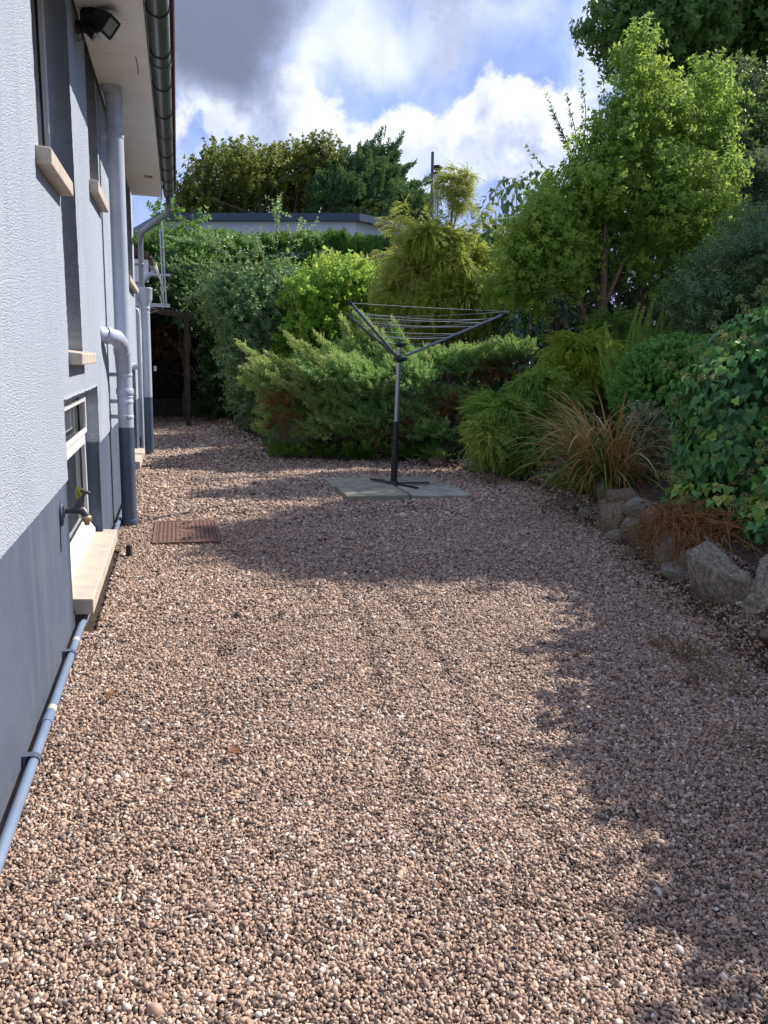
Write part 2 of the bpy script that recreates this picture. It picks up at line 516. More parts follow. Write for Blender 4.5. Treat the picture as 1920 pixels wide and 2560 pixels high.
class MB:
    """collects polygons"""
    def __init__(self):
        self.v = []
        self.f = []
        self.smooth = []

    def add(self, verts, faces, smooth=False):
        b = len(self.v)
        self.v.extend([tuple(map(float, p)) for p in verts])
        self.f.extend([tuple(i + b for i in f) for f in faces])
        self.smooth.extend([smooth] * len(faces))
        return self

    def box(self, x0, x1, y0, y1, z0, z1):
        v = [(x0, y0, z0), (x1, y0, z0), (x1, y1, z0), (x0, y1, z0), (x0, y0, z1), (x1, y0, z1), (x1, y1, z1), (x0, y1, z1)]
        f = [(3, 2, 1, 0), (4, 5, 6, 7), (0, 1, 5, 4), (1, 2, 6, 5), (2, 3, 7, 6), (3, 0, 4, 7)]
        return self.add(v, f)

    def obox(self, c, ax, ay, az):
        """box round centre c with half axes"""
        c, ax, ay, az = map(np.array, (c, ax, ay, az))
        v = [c + sx * ax + sy * ay + sz * az for sz in (-1, 1) for sx, sy in ((-1, -1), (1, -1), (1, 1), (-1, 1))]
        f = [(3, 2, 1, 0), (4, 5, 6, 7), (0, 1, 5, 4), (1, 2, 6, 5), (2, 3, 7, 6), (3, 0, 4, 7)]
        return self.add(v, f)

    def bar(self, p, q, wdt, hgt, up=(0, 0, 1)):
        p, q = np.array(p, float), np.array(q, float)
        d = q - p
        L = np.linalg.norm(d)
        d /= L
        s = np.cross(d, up)
        if np.linalg.norm(s) < 1e-4:
            s = np.cross(d, (1, 0, 0))
        s /= np.linalg.norm(s)
        u = np.cross(s, d)
        return self.obox((p + q) / 2, s * wdt / 2, d * L / 2, u * hgt / 2)

    def tube(self, pts, radii, n=10, caps=True):
        P = [np.array(p, float) for p in pts]
        if isinstance(radii, (int, float)):
            radii = [radii] * len(P)
        T = []
        for i in range(len(P)):
            a = P[max(0, i - 1)]
            b = P[min(len(P) - 1, i + 1)]
            t = b - a
            T.append(t / (np.linalg.norm(t) + 1e-9))
        ref = np.array((0, 0, 1.0)) if abs(T[0][2]) < 0.9 else np.array((1.0, 0, 0))
        s = np.cross(T[0], ref)
        s /= np.linalg.norm(s)
        vs, fs = [], []
        for i, p in enumerate(P):
            s = s - T[i] * np.dot(s, T[i])
            s /= np.linalg.norm(s) + 1e-9
            u = np.cross(T[i], s)
            for k in range(n):
                a = 2 * PI * k / n
                vs.append(p + radii[i] * (math.cos(a) * s + math.sin(a) * u))
        for i in range(len(P) - 1):
            for k in range(n):
                k2 = (k + 1) % n
                fs.append((i * n + k, i * n + k2, (i + 1) * n + k2, (i + 1) * n + k))
        self.add(vs, fs, True)
        if caps:
            m = len(P) - 1
            self.add([vs[k] for k in range(n)], [tuple(range(n))[::-1]])
            self.add([vs[m * n + k] for k in range(n)], [tuple(range(n))])
        return self

    def lathe(self, prof, c=(0, 0, 0), n=20, axis='z'):
        """profile (r, h) spun about an axis through c"""
        vs, fs = [], []
        for (r, h) in prof:
            for k in range(n):
                a = 2 * PI * k / n
                x, y = r * math.cos(a), r * math.sin(a)
                p = (x, y, h) if axis == 'z' else ((h, x, y) if axis == 'x' else (y, h, x))
                vs.append((p[0] + c[0], p[1] + c[1], p[2] + c[2]))
        for i in range(len(prof) - 1):
            for k in range(n):
                k2 = (k + 1) % n
                fs.append((i * n + k, i * n + k2, (i + 1) * n + k2, (i + 1) * n + k))
        self.add(vs, fs, True)
        self.add([vs[k] for k in range(n)], [tuple(range(n))[::-1]])
        m = len(prof) - 1
        self.add([vs[m * n + k] for k in range(n)], [tuple(range(n))])
        return self

    def build(self, name, m, parent=None, bevel=0.0, **kw):
        off = OFF[parent] if parent is not None else np.zeros(3)
        me = bpy.data.meshes.new(name)
        v = np.array(self.v) - off
        me.from_pydata([tuple(p) for p in v], [], self.f)
        me.polygons.foreach_set('use_smooth', self.smooth)
        me.materials.append(m)
        me.update()
        o = link(bpy.data.objects.new(name, me))
        if parent is not None:
            o.parent = parent
            OFF[o] = off
        else:
            OFF[o] = np.zeros(3)
        if bevel:
            b = o.modifiers.new("bevel", 'BEVEL')
            b.width = bevel
            b.segments = 2
            b.limit_method = 'ANGLE'
            b.angle_limit = math.radians(40)
        props(o, **kw)
        return o


def raw_mesh(name, v, f, m=None, lv=None, smooth=False):
    """fast mesh from numpy arrays; f is (n,3) or (n,4)"""
    me = bpy.data.meshes.new(name)
    v = np.asarray(v, np.float32)
    f = np.asarray(f, np.int32)
    me.vertices.add(len(v))
    me.vertices.foreach_set('co', v.ravel())
    k = f.shape[1] if len(f) else 3
    me.loops.add(f.size)
    me.loops.foreach_set('vertex_index', f.ravel())
    me.polygons.add(len(f))
    me.polygons.foreach_set('loop_start', np.arange(0, f.size, k, dtype=np.int32))
    me.update(calc_edges=True)
    if smooth:
        me.polygons.foreach_set('use_smooth', np.ones(len(f), bool))
    if lv is not None:
        a = me.attributes.new('lv', 'FLOAT', 'POINT')
        a.data.foreach_set('value', np.asarray(lv, np.float32))
    if m is not None:
        me.materials.append(m)
    return me


def place(name, me, parent=None, matrix=None, **kw):
    o = link(bpy.data.objects.new(name, me))
    if parent is not None:
        o.parent = parent
    if matrix is not None:
        o.matrix_local = matrix
    OFF[o] = np.zeros(3)
    props(o, **kw)
    return o


def smooth_noise(P, s, seed=0):
    """cheap smooth 3D value in about -1..1"""
    P = np.asarray(P) * s
    r = np.random.default_rng(seed)
    out = np.zeros(len(P))
    for k in range(5):
        d = r.normal(size=3)
        d /= np.linalg.norm(d)
        out += np.sin(P @ d * (1.0 + 0.55 * k) * 2.2 + r.uniform(0, 6.28)) / (1 + 0.4 * k)
    return out / 2.2


def frames(Z, rng, yref=None):
    """rotation matrices (n,3,3) whose columns are x,y,z with z along Z; spin random or y close to yref"""
    Z = Z / (np.linalg.norm(Z, axis=1, keepdims=True) + 1e-9)
    A = rng.normal(size=Z.shape) if yref is None else np.broadcast_to(yref, Z.shape) + rng.normal(size=Z.shape) * 0.001
    Y = A - Z * np.sum(A * Z, axis=1, keepdims=True)
    Y /= np.linalg.norm(Y, axis=1, keepdims=True) + 1e-9
    X = np.cross(Y, Z)
    return np.stack([X, Y, Z], axis=2)


def eulers(R):
    b = np.arcsin(np.clip(-R[:, 2, 0], -1, 1))
    a = np.arctan2(R[:, 2, 1], R[:, 2, 2])
    c = np.arctan2(R[:, 1, 0], R[:, 0, 0])
    return np.stack([a, b, c], axis=1)


GN = {}


def scatter_group(key, protos):
    g = bpy.data.node_groups.new("scatter_" + key, 'GeometryNodeTree')
    g.interface.new_socket('Geometry', in_out='INPUT', socket_type='NodeSocketGeometry')
    g.interface.new_socket('Geometry', in_out='OUTPUT', socket_type='NodeSocketGeometry')
    N = g.nodes
    gi = N.new('NodeGroupInput')
    go = N.new('NodeGroupOutput')
    iop = N.new('GeometryNodeInstanceOnPoints')
    join = N.new('GeometryNodeJoinGeometry')
    for p in reversed(protos):
        oi = N.new('GeometryNodeObjectInfo')
        oi.inputs['Object'].default_value = p
        oi.inputs['As Instance'].default_value = True
        g.links.new(oi.outputs['Geometry'], join.inputs[0])
    iop.inputs['Pick Instance'].default_value = True

    def attr(name, typ):
        a = N.new('GeometryNodeInputNamedAttribute')
        a.data_type = typ
        a.inputs['Name'].default_value = name
        return [s for s in a.outputs if s.enabled and s.name == 'Attribute'][0]
    g.links.new(gi.outputs[0], iop.inputs['Points'])
    g.links.new(join.outputs[0], iop.inputs['Instance'])
    g.links.new(attr('pick', 'INT'), iop.inputs['Instance Index'])
    g.links.new(attr('rot', 'FLOAT_VECTOR'), iop.inputs['Rotation'])
    g.links.new(attr('scl', 'FLOAT_VECTOR'), iop.inputs['Scale'])
    g.links.new(iop.outputs[0], go.inputs[0])
    return g


def proto(name, v, f, m, lv=None, smooth=False):
    return bpy.data.objects.new(name, raw_mesh(name, v, f, m, lv, smooth))   # not linked: only its geometry is used


def scatter(name, key, protos, P, rot, scl, col, parent=None, rng=None, **kw):
    if key not in GN:
        GN[key] = scatter_group(key, protos)
    off = OFF[parent] if parent is not None else np.zeros(3)
    n = len(P)
    me = bpy.data.meshes.new(name)
    me.vertices.add(n)
    me.vertices.foreach_set('co', (np.asarray(P) - off).astype(np.float32).ravel())
    scl = np.asarray(scl, float)
    if scl.ndim == 1:
        scl = np.repeat(scl[:, None], 3, 1)
    for nm, typ, dat, fld in (('rot', 'FLOAT_VECTOR', rot, 'vector'), ('scl', 'FLOAT_VECTOR', scl, 'vector'), ('col', 'FLOAT', col, 'value')):
        a = me.attributes.new(nm, typ, 'POINT')
        a.data.foreach_set(fld, np.asarray(dat, np.float32).ravel())
    a = me.attributes.new('pick', 'INT', 'POINT')
    r = rng or np.random.default_rng(5)
    a.data.foreach_set('value', r.integers(0, len(protos), n).astype(np.int32))
    for p in protos[:1]:
        me.materials.append(p.data.materials[0])
    o = link(bpy.data.objects.new(name, me))
    if parent is not None:
        o.parent = parent
    md = o.modifiers.new("scatter", 'NODES')
    md.node_group = GN[key]
    props(o, kind='stuff', **kw)
    return o


# ------------------------------------------------------------------ twig shapes
LEAF_V = np.array([(0, 0, 0), (-0.5, 0.42, 0.10), (0, 0.5, 0), (0.5, 0.42, 0.10), (0, 1, -0.06)], float)
LEAF_F = np.array([(0, 3, 2), (3, 4, 2), (0, 2, 1), (2, 4, 1)])


def join_leaves(pos, Y, Zn, ln, wd, lv, V=LEAF_V, Fc=LEAF_F):
    """leaves with base at pos, length along Y, face normal near Zn"""
    Y = Y / (np.linalg.norm(Y, axis=1, keepdims=True) + 1e-9)
    X = np.cross(Y, Zn)
    X /= np.linalg.norm(X, axis=1, keepdims=True) + 1e-9
    Zz = np.cross(X, Y)
    ln = np.asarray(ln)[:, None, None]
    wd = np.asarray(wd)[:, None, None]
    v = pos[:, None, :] + X[:, None, :] * V[None, :, 0:1] * wd + Y[:, None, :] * V[None, :, 1:2] * ln + Zz[:, None, :] * V[None, :, 2:3] * ln
    n, k = len(pos), len(V)
    f = (Fc[None] + (np.arange(n) * k)[:, None, None]).reshape(-1, Fc.shape[1])
    return v.reshape(-1, 3), f, np.repeat(lv, k)


def stem_strip(length, wdt):
    """a thin three-sided stem along z"""
    a = [0, 2.1, 4.2]
    v = [(wdt * math.cos(t), wdt * math.sin(t), 0) for t in a] + [(0, 0, length)]
    return np.array(v), np.array([(0, 1, 3), (1, 2, 3), (2, 0, 3)])


def cat(parts):
    V, F_, L_ = [], [], []
    b = 0
    for v, f, lv in parts:
        V.append(v)
        F_.append(np.asarray(f) + b)
        L_.append(lv)
        b += len(v)
    return np.concatenate(V), np.concatenate(F_), np.concatenate(L_)


def broad_twig(rng, n=9, L=0.22, leaf=0.055, wid=0.6, tilt=0.9, droop=0.25, tuft=3):
    """alternate leaves up a stem with a tuft at the tip; growth along +z"""
    pos, Y, Z, ln, lv = [], [], [], [], []
    for i in range(n + tuft):
        s = min(1.0, (i + 0.6) / n) if i < n else 1.0
        a = i * 2.4 + rng.uniform(-.4, .4)
        out = np.array((math.cos(a), math.sin(a), 0))
        t = tilt * rng.uniform(0.75, 1.2) if i < n else tilt * 0.7
        y = out * math.sin(t) + np.array((0, 0, 1)) * math.cos(t) - np.array((0, 0, droop * rng.uniform(0, 1)))
        pos.append((0, 0, L * s))
        Y.append(y)
        Z.append(np.array((0, 0, 1)) + out * -0.4 + rng.normal(size=3) * 0.25)
        ln.append(leaf * rng.uniform(0.7, 1.2))
        lv.append(rng.uniform(0, 1))
    ln = np.array(ln)
    a = join_leaves(np.array(pos), np.array(Y), np.array(Z), ln, ln * wid, np.array(lv))
    sv, sf = stem_strip(L, 0.003)
    return cat([a, (sv, sf, np.full(4, 0.1))])


BLADE_V = np.array([(-0.5, 0, 0), (0.5, 0, 0), (0.35, 0.6, 0.03), (-0.35, 0.6, 0.03), (0, 1, 0)], float)
BLADE_F = np.array([(0, 1, 2), (0, 2, 3), (3, 2, 4)])


def conifer_spray(rng, L=0.2, n=13, side=0.09, wdt=0.012, flat=0.25, ang=0.75, curl=0.0, tipc=0.35):
    """flattened feathery spray along +z: side shoots in the xz plane, each with small shoots of its own"""
    pos, Y, Z, ln, lv, wd = [], [], [], [], [], []

    def add(p, d, l, c):
        pos.append(p)
        Y.append(d)
        Z.append(np.array((0, 1, 0)) + rng.normal(size=3) * 0.3)
        ln.append(l)
        lv.append(c)
        wd.append(wdt)
    for i in range(n):
        s = (i + 1) / n
        sg = 1 if i % 2 else -1
        l = side * (1.15 - 0.8 * s) * rng.uniform(0.8, 1.2)
        d = np.array((sg * math.sin(ang), rng.normal() * flat, math.cos(ang)))
        p = np.array((0, curl * s * s * L, L * s * 0.92))
        add(p, d, l, 0.25 + 0.4 * s + rng.uniform(-.1, .1))
        for k in (0.35, 0.65):
            q = p + d * l * k
            for s2 in (-1, 1):
                d2 = np.array((sg * math.sin(ang + s2 * 0.6), rng.normal() * flat, math.cos(ang + s2 * 0.6)))
                add(q, d2, l * 0.45, 0.35 + tipc * s + rng.uniform(-.15, .2))
    add(np.array((0, 0, 0.0)), np.array((0, 0, 1.0)), L, 0.3)
    add(np.array((0, curl * L, L * 0.8)), np.array((0, 0, 1.0)), L * 0.3, 0.9)
    return join_leaves(np.array(pos), np.array(Y), np.array(Z), np.array(ln), np.array(wd), np.array(lv), BLADE_V, BLADE_F)


def juniper_plume(rng, L=0.26, n=20, wdt=0.011):
    """bushy plume along +z: short shoots all round, leaning forward"""
    pos, Y, Z, ln, lv = [], [], [], [], []
    for i in range(n):
        s = (i + 1) / n
        a = i * 2.4 + rng.uniform(-.3, .3)
        t = 0.62 * (1.15 - 0.5 * s)
        d = np.array((math.cos(a) * math.sin(t), math.sin(a) * math.sin(t), math.cos(t)))
        p = np.array((0, 0, L * s * 0.9))
        l = 0.085 * (1.2 - 0.75 * s) * rng.uniform(0.8, 1.25)
        pos.append(p); Y.append(d); Z.append(rng.normal(size=3)); ln.append(l); lv.append(0.2 + 0.5 * s + rng.uniform(-.1, .1))
        for k in (0.4, 0.7, 0.85):
            q = p + d * l * k
            d2 = d + rng.normal(size=3) * 0.55
            pos.append(q); Y.append(d2); Z.append(rng.normal(size=3)); ln.append(l * 0.5); lv.append(0.3 + 0.5 * s + rng.uniform(-.1, .2))
    ln = np.array(ln)
    return join_leaves(np.array(pos), np.array(Y), np.array(Z), ln, np.full(len(ln), wdt), np.array(lv), BLADE_V, BLADE_F)


def thread_spray(rng, n=7, L=0.32, wdt=0.0075, spread=0.5, droop=1.0):
    """whip-like shoots that start along +z and hang down towards -y of the twig (turned to gravity when placed)"""
    V, F_, LV = [], [], []
    b = 0
    for i in range(n):
        a = rng.uniform(0, 2 * PI)
        d = np.array((math.cos(a) * spread * rng.uniform(.3, 1), math.sin(a) * spread * rng.uniform(.3, 1) - 0.1, 1.0))
        d /= np.linalg.norm(d)
        p = np.zeros(3)
        l = L * rng.uniform(0.6, 1.15)
        seg = 6
        x = np.cross(d, rng.normal(size=3))
        x /= np.linalg.norm(x)
        pts = [p.copy()]
        for k in range(seg):
            d = d + np.array((0, -droop * 0.34, 0)) + rng.normal(size=3) * 0.08
            d /= np.linalg.norm(d)
            p = p + d * l / seg
            pts.append(p.copy())
        for k, q in enumerate(pts):
            ww = wdt * (1 - 0.5 * k / seg)
            V.append(q - x * ww / 2); V.append(q + x * ww / 2)
            c = 0.2 + 0.65 * k / seg + rng.uniform(-.06, .06)
            LV += [c, c]
        for k in range(seg):
            o = b + 2 * k
            F_ += [(o, o + 1, o + 3), (o, o + 3, o + 2)]
        b += 2 * (seg + 1)
        # short side shoots
        for k in range(1, seg):
            for s2 in range(2):
                q = pts[k]
                dd = (pts[k + 1] - pts[k]) / (l / seg) + rng.normal(size=3) * 0.5
                dd /= np.linalg.norm(dd)
                e = q + dd * l * 0.16 + np.array((0, -0.25 * l * 0.16, 0))
                xx = np.cross(dd, rng.normal(size=3))
                xx /= np.linalg.norm(xx)
                V += [q - xx * wdt / 2, q + xx * wdt / 2, e]
                c = 0.35 + 0.5 * k / seg + rng.uniform(-.1, .1)
                LV += [c, c, min(1, c + 0.15)]
                F_.append((b, b + 1, b + 2))
                b += 3
    return np.array(V), np.array(F_), np.array(LV)


def pts_lobes(rng, lobes, n, inner=0.62, power=2.0, gap=0.0, gs=3.0, seed=1, zmin=None, up=0.35, jit=0.45, hide=0.72, ext=0.10, lump=0.12):
    """points in the outer part of a set of ellipsoid lobes, with outward directions and a clump value"""
    A = np.array([(l[3] * l[4]) + (l[3] * l[5]) + l[4] * l[5] for l in lobes])
    A = A / A.sum()
    outP, outD, outR = [], [], []
    have = 0
    Lc = np.array([l[:3] for l in lobes])
    Lr = np.array([l[3:6] for l in lobes])
    Lr = np.maximum(Lr - ext, Lr * 0.4)
    for _ in range(30):
        m = int((n - have) * 1.8) + 50
        k = rng.choice(len(lobes), m, p=A)
        d = rng.normal(size=(m, 3))
        d /= np.linalg.norm(d, axis=1, keepdims=True)
        r = inner + (1 - inner) * rng.random(m) ** (1 / power)
        r = r * (1 + lump * smooth_noise(d * 2.0 + Lc[k], 1.6, seed))
        P = Lc[k] + d * Lr[k] * r[:, None]
        q = np.min(np.linalg.norm((P[:, None, :] - Lc[None]) / Lr[None], axis=2) + 10 * (np.arange(len(lobes))[None] == k[:, None]), axis=1)
        ok = q > hide
        if gap > 0:
            ok &= (smooth_noise(P, gs, seed + 7) > -1 + gap + rng.normal(size=m) * 0.12)
        if zmin is not None:
            ok &= P[:, 2] > zmin
        P, d, k = P[ok], d[ok], k[ok]
        nrm = d / Lr[k]
        nrm /= np.linalg.norm(nrm, axis=1, keepdims=True)
        outP.append(P); outD.append(nrm)
        have += len(P)
        if have >= n:
            break
    P = np.concatenate(outP)[:n]
    Dn = np.concatenate(outD)[:n]
    Dr = Dn + np.array((0, 0, up)) + rng.normal(size=Dn.shape) * jit
    return P, Dn, Dr


def colour_of(rng, P, s=1.5, seed=3, spread=0.25, base=0.5, amp=0.25):
    return np.clip(base + amp * smooth_noise(P, s, seed) + rng.normal(size=len(P)) * spread * 0.6, 0, 1)


def limbs(mb, root, targets, r0, rng, fork=0.45, wob=0.08, n=6, side=3, reach=0.16):
    """trunk from root fanning out to targets"""
    root = np.array(root, float)
    for t in targets:
        t = np.array(t, float)
        L = np.linalg.norm(t - root)
        pts, rad = [], []
        for i in range(7):
            s = i / 6
            p = root + (t - root) * s
            p[0] = root[0] + (t[0] - root[0]) * s ** 1.4
            p[1] = root[1] + (t[1] - root[1]) * s ** 1.4
            if 0 < i < 6:
                p = p + rng.normal(size=3) * wob * L * 0.2
            pts.append(p)
            rad.append(r0 * (1 - 0.8 * s))
        mb.tube(pts, rad, n, caps=False)
        for _ in range(side):
            i = rng.integers(2, 6)
            q = pts[i]
            e = q + (pts[6] - q) * rng.uniform(.5, .9) + rng.normal(size=3) * L * reach
            mb.tube([q, (q + e) / 2 + rng.normal(size=3) * L * 0.03, e], [rad[i] * 0.6, rad[i] * 0.4, rad[i] * 0.15], 5, caps=False)


# ------------------------------------------------------------------ ground, gravel, bank
EDGE = [(1.15, 15.5), (1.3, 13.2), (1.5, 11.8), (1.78, 10.5), (2.3, 10.0), (3.1, 9.8), (3.7, 9.2), (4.2, 8.55), (4.38, 7.9), (4.25, 7.0), (3.95, 5.9), (3.76, 5.0), (3.64, 4.5),
        (3.44, 3.9), (3.3, 3.35), (3.14, 2.9), (3.0, 2.3), (2.95, 1.2), (2.95, -2.0)]
BED = np.array(EDGE + [(40, -2.0), (40, 40), (1.15, 40)])


def in_poly(P, poly):
    x, y = P[:, 0], P[:, 1]
    c = np.zeros(len(P), bool)
    j = len(poly) - 1
    for i in range(len(poly)):
        xi, yi = poly[i]
        xj, yj = poly[j]
        hit = ((yi > y) != (yj > y)) & (x < (xj - xi) * (y - yi) / (yj - yi + 1e-12) + xi)
        c ^= hit
        j = i
    return c


def edge_dist(P):
    d = np.full(len(P), 1e9)
    for a, b in zip(EDGE[:-1], EDGE[1:]):
        a, b = np.array(a), np.array(b)
        ab = b - a
        t = np.clip(((P - a) @ ab) / (ab @ ab), 0, 1)
        d = np.minimum(d, np.linalg.norm(P - (a + t[:, None] * ab), axis=1))
    return d


def bank_z(P):
    ins = in_poly(P, BED)
    d = edge_dist(P)
    back = np.clip((P[:, 1] - 8.2) / 1.2, 0, 1)
    step = 0.30 * np.clip(d / 0.22, 0, 1) * (1 - back) + 0.25 * np.clip(d / 1.2, 0, 1) * back
    z = step + 0.16 * np.clip(d - 0.25, 0, 4.5)
    P3 = np.column_stack([P, np.zeros(len(P))])
    z += 0.03 * smooth_noise(P3, 2.5, 4) * np.clip(d / 0.3, 0, 1)
    return np.where(ins, z, -0.08 * np.clip(d / 0.1, 0, 1)) - 0.012


g = MB()
g.add([(-1500, -1500, -0.14), (1500, -1500, -0.14), (1500, 1500, -0.14), (-1500, 1500, -0.14)], [(0, 1, 2, 3)])
g.build('ground', M_GROUND, kind='structure')

nx, ny = 116, 226
X, Y = np.meshgrid(np.linspace(0.9, 12.5, nx), np.linspace(-2, 20.6, ny))
Pb = np.column_stack([X.ravel(), Y.ravel()])
vb = np.column_stack([Pb, bank_z(Pb)])
ii = np.arange(nx * ny).reshape(ny, nx)
fb = np.stack([ii[:-1, :-1], ii[:-1, 1:], ii[1:, 1:], ii[1:, :-1]], -1).reshape(-1, 4)
place('planted_bank', raw_mesh('planted_bank', vb, fb, M_SOIL, smooth=True), kind='structure')

def relief(P):
    z3 = np.column_stack([P, P[:, :1] * 0])
    z = 0.008 * smooth_noise(z3, 1.6, 9) + 0.005 * smooth_noise(z3, 6.0, 10) + 0.003 * smooth_noise(z3, 14.0, 11)
    # two shallow scuff tracks trodden towards the dryer
    for (x0, k) in ((1.33, 0.10), (1.62, 0.055)):
        xx = x0 + k * (P[:, 1] - 3.5) + 0.03 * np.sin(P[:, 1] * 2.3)
        z = z - 0.017 * np.exp(-((P[:, 0] - xx) / 0.05) ** 2) * (P[:, 1] < 5.5) * (P[:, 1] > 1.6)
    return z


nx, ny = 124, 420
X, Y = np.meshgrid(np.linspace(-1.4, 4.8, nx), np.linspace(-2, 19.0, ny))
Pg = np.column_stack([X.ravel(), Y.ravel()])
vg = np.column_stack([Pg, relief(Pg) - 0.012])
ii = np.arange(nx * ny).reshape(ny, nx)
fg = np.stack([ii[:-1, :-1], ii[:-1, 1:], ii[1:, 1:], ii[1:, :-1]], -1).reshape(-1, 4)
place('gravel_bed', raw_mesh('gravel_bed', vg, fg, M_GRAVELBED, smooth=True), kind='structure')


def ground_z(P):
    return relief(P) - 0.012


def ico(sub):
    import bmesh
    bm = bmesh.new()
    bmesh.ops.create_icosphere(bm, subdivisions=sub, radius=1.0)
    v = np.array([x.co for x in bm.verts])
    f = np.array([[q.index for q in x.verts] for x in bm.faces])
    bm.free()
    return v, f


ICO2 = ico(2)
ICO3 = ico(3)


def pebble_protos():
    out = []
    for k in range(7):
        r = np.random.default_rng(40 + k)
        v, f = ICO2
        s = np.array((r.uniform(.9, 1.35), r.uniform(.68, 1.0), r.uniform(.45, .85)))
        v = v * (1 + 0.20 * smooth_noise(v, 1.1, 60 + k))[:, None]
        if k in (1, 2, 4, 5, 6):                      # chipped, flatter-faced stones
            for _ in range(4):
                d = r.normal(size=3)
                d /= np.linalg.norm(d)
                h = v @ d
                v = v - d * np.clip(h - (0.5, 0.62)[k % 2], 0, None)[:, None]
        out.append(proto('pebble', v * s * 0.5, f, M_PEBBLE, smooth=True))
    return out


SLAB_C = []          # filled below: slab corner polygon to keep clear
SLABS = [(2.04, 2.66, 7.0, 7.61), (2.705, 3.325, 7.0, 7.61), (2.04, 2.66, 7.67, 8.285), (2.705, 3.325, 7.67, 8.285)]
COVER = (0.295, 0.775, 5.47, 6.2)


def make_gravel():
    r = np.random.default_rng(77)
    Ps, Ss = [], []
    for (y0, y1, sp) in ((0.75, 2.2, 0.0079), (2.2, 3.8, 0.0089), (3.8, 6.2, 0.0112), (6.2, 9.6, 0.0165), (9.6, 16.6, 0.024)):
        xs = np.arange(-0.02, 4.9, sp)
        ys = np.arange(y0, y1, sp * 0.87)
        X, Y = np.meshgrid(xs, ys)
        X = X + (np.arange(len(ys)) % 2)[:, None] * sp * 0.5
        P = np.column_stack([X.ravel(), Y.ravel()]) + r.normal(size=(X.size, 2)) * sp * 0.24
        extra = P[r.random(len(P)) < 0.42] + r.normal(size=2) * sp * 0.5
        z = np.concatenate([np.zeros(len(P)) + r.normal(size=len(P)) * sp * 0.10, np.full(len(extra), sp * 0.52) + r.normal(size=len(extra)) * sp * 0.14])
        P = np.concatenate([P, extra])
        # the view widens with distance; keep a generous margin each side
        ok = (P[:, 0] < 0.505 + 0.95 * P[:, 1] + 0.45) & (P[:, 0] > -0.02)
        ins = in_poly(P, BED)
        d = edge_dist(P)
        ok &= (~ins) | (d < 0.10) | ((d < 0.26) & (r.random(len(P)) < 0.30))
        soil = np.clip(1 - d / (0.30 + 0.25 * smooth_noise(np.column_stack([P, P[:, :1] * 0]), 1.7, 12)), 0, 1)
        ok &= r.random(len(P)) > soil * 0.72
        ok &= ~((P[:, 0] > 2.04) & (P[:, 0] < 3.325) & (P[:, 1] > 7.0) & (P[:, 1] < 8.285))
        ok &= ~((P[:, 0] > COVER[0] + .01) & (P[:, 0] < COVER[1] - .01) & (P[:, 1] > COVER[2] + .01) & (P[:, 1] < COVER[3] - .01))
        ok &= ~((P[:, 0] < 0.085) & (P[:, 1] > 3.75) & (P[:, 1] < 5.34))
        ok &= ~(in_poly(P, np.array([(-.2, 10.45), (-.2, 20), (-5, 20), (-5, 10.45)])))
        P, z = P[ok], z[ok]
        Ps.append(np.column_stack([P, np.where(in_poly(P, BED), np.maximum(bank_z(P) + 0.004, ground_z(P) + 0.008), ground_z(P) + 0.008) + z]))
        Ss.append(np.full(len(P), sp * 1.28) * np.exp(r.normal(size=len(P)) * 0.25) * np.where(r.random(len(P)) < 0.006, 1.9, 1.0))
    P = np.concatenate(Ps)
    s = np.concatenate(Ss)
    n = len(P)
    Zd = np.tile((0, 0, 1.0), (n, 1)) + r.normal(size=(n, 3)) * 0.45
    rot = eulers(frames(Zd, r))
    col = np.clip(0.47 + r.normal(size=n) * 0.27 + 0.05 * smooth_noise(P, 5, 2) + 0.05 * smooth_noise(P, 1.2, 3), 0, 1)
    white = r.random(n) < 0.03
    col[white] = r.uniform(0.93, 1.0, white.sum())
    scatter('gravel', 'pebble', pebble_protos(), P, rot, s, col, rng=r)


make_gravel()


# rough stones that hold the bank: each one its own part
def stone_mesh(k, m, cuts=9, rough=0.10):
    r = np.random.default_rng(200 + k)
    v, f = ICO3
    v = np.sign(v) * np.abs(v) ** 0.62
    v = v / np.max(np.abs(v))
    for _ in range(cuts):
        d = r.normal(size=3)
        d /= np.linalg.norm(d)
        h = v @ d
        v = v - d * np.clip(h - r.uniform(0.62, 0.85), 0, None)[:, None]
    v = v * (1 + rough * smooth_noise(v, 1.3, 300 + k) + 0.04 * smooth_noise(v, 4.5, 301 + k))[:, None]
    return raw_mesh('stone', v, f, m, smooth=False)


wall_s = thing('dry_stone_edging', 'low edging of rough lichen spotted stones holding up the planted bank on the right', 'stone edging', (3.8, 5, 0))
SM = [stone_mesh(k, M_STONE if k % 3 else M_STONEBROWN) for k in range(6)]


def stone(x, y, z, sx, sy, sz, rx, ry, rz, k):
    M = Matrix.Translation(Vector((x, y, z)) - Vector(wall_s.location)) @ Matrix.Rotation(rz, 4, 'Z') @ Matrix.Rotation(ry, 4, 'Y') @ Matrix.Rotation(rx, 4, 'X') @ Matrix.Diagonal((sx, sy, sz, 1))
    return place('stone', SM[k], wall_s, M)


